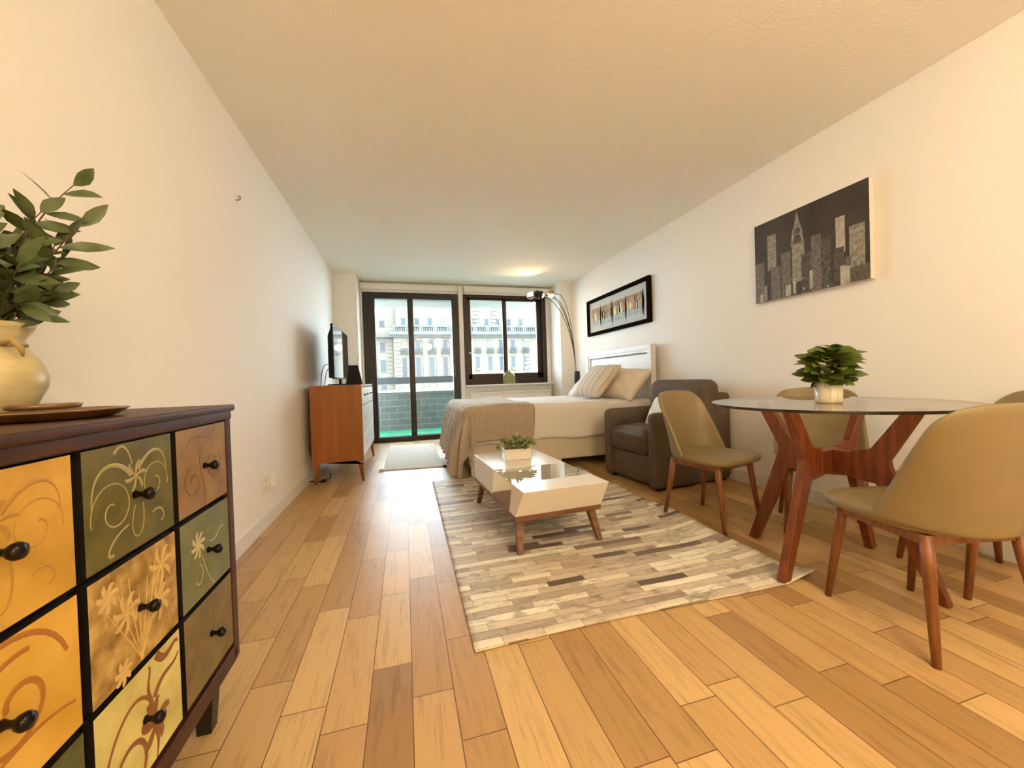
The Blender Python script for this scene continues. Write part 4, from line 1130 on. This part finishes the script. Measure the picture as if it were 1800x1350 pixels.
# ------------------------------------------------------------------ dining chairs
def make_chair():
    root = thing('dining_chair', 'x', 'chair', (0, 0, 0), 0, 'dining chairs around the glass table')
    # seat: local +y is the front
    m = MB()
    def outline(a):     # superellipse outline
        c, s = math.cos(a), math.sin(a)
        e = 0.52
        x = math.copysign(abs(c) ** e, c); y = math.copysign(abs(s) ** e, s)
        wd = 0.207 + 0.022 * y
        return x * wd, y * 0.215 + 0.012
    n = 40; rings = []
    for (sc, z) in ((0.0, 0.385), (0.90, 0.385), (0.975, 0.392), (1.0, 0.408), (0.985, 0.422), (0.93, 0.431), (0.75, 0.434), (0.45, 0.430), (0.0, 0.428)):
        rings.append([(outline(2 * PI * k / n)[0] * sc, outline(2 * PI * k / n)[1] * sc + 0.0, z + 0.008 * max(0, outline(2 * PI * k / n)[1]) * 2 * sc) for k in range(n)])
    vs = [q for r_ in rings for q in r_]
    fs = [(i * n + k, i * n + (k + 1) % n, (i + 1) * n + (k + 1) % n, (i + 1) * n + k) for i in range(len(rings) - 1) for k in range(n)]
    m.add(vs, fs); m.build('seat', M_leather, root, smooth=True, weld=True)
    # wrap-around back shell
    m = MB()
    def shell(u, v):
        a = 2 * u - 1
        hw = 0.236 - 0.012 * v
        if v > 0.72: hw *= 1 - 0.24 * ((v - 0.72) / 0.28) ** 4.0
        aa = abs(a)
        x = a * hw * (1 - 0.06 * aa ** 4)
        y = -0.222 - 0.060 * v + (0.15 * (1 - v) ** 0.9 + 0.035) * aa ** 2.6
        z = 0.392 + 0.425 * v - 0.020 * (aa ** 4) * v ** 3 + 0.018 * (aa ** 2) * (1 - v) 
        return x, y, z
    m.grid(shell, 26, 18); m.build('backrest', M_leather, root, smooth=True, solid=0.022, sub=1)
    m = MB()
    m.box(-0.165, 0.165, 0.125, 0.15, 0.356, 0.388); m.box(-0.165, 0.165, -0.165, -0.14, 0.356, 0.388)
    m.box(-0.17, -0.145, -0.16, 0.145, 0.356, 0.388); m.box(0.145, 0.17, -0.16, 0.145, 0.356, 0.388)
    m.build('seat_frame', M_chairwood, root, bevel=0.003)
    for sx in (-1, 1):
        for tp_, ft in (((0.158, 0.138), (0.180, 0.188)), ((0.158, -0.158), (0.195, -0.212))):
            MB().tube([(sx * tp_[0], tp_[1], 0.388), (sx * (tp_[0] * 0.8 + ft[0] * 0.2), tp_[1] * 0.8 + ft[1] * 0.2, 0.30), (sx * ft[0], ft[1], 0.0)], [0.019, 0.018, 0.0115], 14).build('leg', M_chairwood, root, smooth=True)
    return root
chair = make_chair()
CH = [  # centre, facing direction, label
    ((1.853, 2.005), (0.234, -0.972), 'tan leather dining chair with walnut legs in front of the brown armchair'),
    ((2.315, 1.675), (-0.75, -0.66), 'tan dining chair against the right wall seen through the glass table behind the potted plant'),
    ((2.375, 1.055), (-0.88, 0.48), 'tan dining chair beside the right wall, mostly hidden behind the nearest chair'),
    ((1.785, 0.955), (0.215, 0.976), 'tan dining chair nearest the camera, seen from behind its rounded backrest')]
for i, (c, fdir, lab) in enumerate(CH):
    o = chair if i == 0 else copy_tree(chair)
    o.location = (c[0], c[1], 0); o.rotation_euler = (0, 0, math.atan2(fdir[1], fdir[0]) - PI / 2); o['label'] = lab

# ------------------------------------------------------------------ pictures
def flat(mb, pts, x, mi): mb.add([(x, y, z) for y, z in pts], [tuple(range(len(pts)))], mi)
cv = thing('skyline_canvas', 'dark canvas print of night skyscrapers with a spire, hanging above the dining table', 'picture', (XR - 0.001, 2.015, 1.755))
# local y+ = far = left in the photo; picture faces -x
W2, H2 = 0.385, 0.298
MB().box(-0.038, 0, -W2, W2, -H2, H2).build('stretcher_frame', mat('canvas_white', (0.75, 0.72, 0.66), 0.8), cv, bevel=0.002)
def tower_mat(name, a, b_, sc=60):
    b = NB(name)
    o = b.sep(b.tc.outputs['Object'])
    n1 = b.noise(b.comb(0.0, b.math('MULTIPLY', o[1], 1.0), b.math('MULTIPLY', o[2], 0.7)), sc, 5, 0.5)
    b.n.links.new(b.ramp(n1, [(0.35, a), (0.65, b_)]), b.p.inputs['Base Color']); b.p.inputs['Roughness'].default_value = 0.55
    return b.m
CM = [tower_mat('night_sky_print', (0.032, 0.021, 0.013), (0.055, 0.037, 0.023), 6), tower_mat('tower_light_print', (0.16, 0.14, 0.11), (0.36, 0.33, 0.26)), tower_mat('tower_mid_print', (0.09, 0.075, 0.055), (0.20, 0.17, 0.13)),
      tower_mat('tower_dark_print', (0.04, 0.03, 0.022), (0.12, 0.10, 0.075)), tower_mat('tower_bright_print', (0.32, 0.29, 0.24), (0.48, 0.44, 0.36), 20)]
m = MB()
m.box(-0.0395, -0.0382, -W2, W2, -H2, H2, 0)
def U(u): return W2 - u * 2 * W2       # 0 = left in the photo
def V(v): return H2 - v * 2 * H2       # 0 = top
def tower(u0, u1, v0, v1, mi, x): flat(m, [(U(u0), V(v1)), (U(u1), V(v1)), (U(u1), V(v0)), (U(u0), V(v0))], x, mi)
xs = -0.0400
for k, (u0, u1, v0, v1, mi) in enumerate(((0.0, 0.10, 0.50, 1.0, 2), (0.14, 0.23, 0.19, 0.62, 1), (0.17, 0.27, 0.60, 1.0, 2), (0.28, 0.37, 0.46, 1.0, 2), (0.385, 0.5, 0.42, 0.85, 1), (0.47, 0.60, 0.55, 1.0, 3),
        (0.56, 0.64, 0.38, 1.0, 2), (0.64, 0.72, 0.45, 1.0, 3), (0.76, 0.83, 0.28, 0.66, 4), (0.74, 0.82, 0.60, 0.95, 3), (0.86, 0.97, 0.42, 0.86, 1), (0.79, 0.86, 0.80, 1.0, 4), (0.86, 1.0, 0.84, 1.0, 2),
        (0.32, 0.37, 0.86, 0.99, 4), (0.39, 0.42, 0.80, 0.98, 4), (0.54, 0.57, 0.76, 0.96, 4), (0.10, 0.13, 0.80, 0.99, 1), (0.05, 0.09, 0.90, 1.0, 4), (0.83, 0.87, 0.72, 0.82, 2))):
    tower(u0, u1, v0, v1, mi, xs - 0.00006 * k)
x = xs - 0.0014
flat(m, [(U(0.375), V(0.42)), (U(0.50), V(0.42)), (U(0.485), V(0.26)), (U(0.46), V(0.16)), (U(0.438), V(0.02)), (U(0.415), V(0.16)), (U(0.39), V(0.26))], x, 1)
for k, (a, z0, z1) in enumerate(((0.045, 0.30, 0.40), (0.035, 0.22, 0.29))):
    flat(m, [(U(0.437 - a), V(z1)), (U(0.437 + a), V(z1)), (U(0.437 + a * 0.5), V(z0)), (U(0.437 - a * 0.5), V(z0))], x - 0.0002, 3)
for k in range(9): tower(0.875 + 0.014 * k, 0.881 + 0.014 * k, 0.86, 0.99, 3, x - 0.0003)
q = random.Random(3)
for k in range(26):
    u, v_ = q.uniform(0.3, 0.75), q.uniform(0.78, 0.97); s_ = q.uniform(0.006, 0.02)
    tower(u, u + s_, v_, v_ + s_ * 1.6, q.choice((3, 4, 2, 1)), x - 0.0004 - 0.00003 * k)
m.build('print', CM, cv, recalc=False)

fp = thing('framed_panorama', 'wide black framed picture of a city panorama in four strips above the bed', 'picture', (XR - 0.001, 4.525, 1.785))
W3, H3 = 0.765, 0.262
M_pf = mat('black_frame', (0.010, 0.007, 0.006), 0.85, spec=0.0)
m = MB(); b0 = 0.045
frame_ring(m, -0.04, 0, (-W3, W3, -H3, H3), (-W3 + b0 + 0.006, W3 - b0 - 0.006, -H3 + b0, H3 - b0))
m.build('frame', M_pf, fp, bevel=0.002)
m = MB(); m.box(-0.012, -0.004, -W3 + b0, W3 - b0, -H3 + b0, H3 - b0, 0)
m.build('mat_board', mat('pale_grey_mat', (0.55, 0.55, 0.53), 0.9, spec=0.0), fp)
PM = [mat('panorama_sky', (0.38, 0.27, 0.18), 0.9, var=0.25, scale=9, spec=0.0), mat('panorama_dark', (0.02, 0.014, 0.012), 0.9, spec=0.0), mat('panorama_yellow', (0.85, 0.78, 0.42), 0.9, var=0.2, scale=30, spec=0.0), mat('panorama_pink', (0.55, 0.36, 0.30), 0.9, var=0.2, scale=30, spec=0.0), mat('panorama_water', (0.42, 0.46, 0.48), 0.9, var=0.2, scale=20, spec=0.0)]
m = MB()
def U3(u): return (W3 - b0) - u * 2 * (W3 - b0)
def V3(v_): return (H3 - b0) - v_ * 2 * (H3 - b0)
q = random.Random(21)
edges = [0.04, 0.235, 0.45, 0.68, 0.93]
for s_ in range(4):
    e0, e1 = edges[s_] + 0.008, edges[s_ + 1] - 0.008
    x = -0.0135
    def R3(u0, u1, v0, v1, mi, xx): flat(m, [(U3(u0), V3(v1)), (U3(u1), V3(v1)), (U3(u1), V3(v0)), (U3(u0), V3(v0))], xx, mi)
    R3(e0, e1, 0.22, 0.72, 0, x); R3(e0, e1, 0.62, 0.80, 4, x - 0.0002)
    u = e0; k = 0
    while u < e1 - 0.012:
        wd = q.uniform(0.008, 0.022); R3(u, min(e1, u + wd), q.uniform(0.28, 0.52), 0.62 + q.uniform(-0.02, 0.03), q.choice((1, 2, 2, 3, 4, 0)), x - 0.0004 - 0.00002 * k); u += wd * 0.9; k += 1
    c = edges[s_ + 1]
    pts = [(U3(c - 0.003 + 0.018 * math.sin(PI * j / 10) * (1 if s_ == 3 else 0.6)), V3(0.16 + 0.72 * j / 10)) for j in range(11)] + [(U3(c - 0.006 - 0.012 * math.sin(PI * j / 10)), V3(0.16 + 0.72 * j / 10)) for j in range(10, -1, -1)]
    flat(m, pts, x - 0.0014, 1)
m.build('panorama_print', PM, fp, recalc=False)
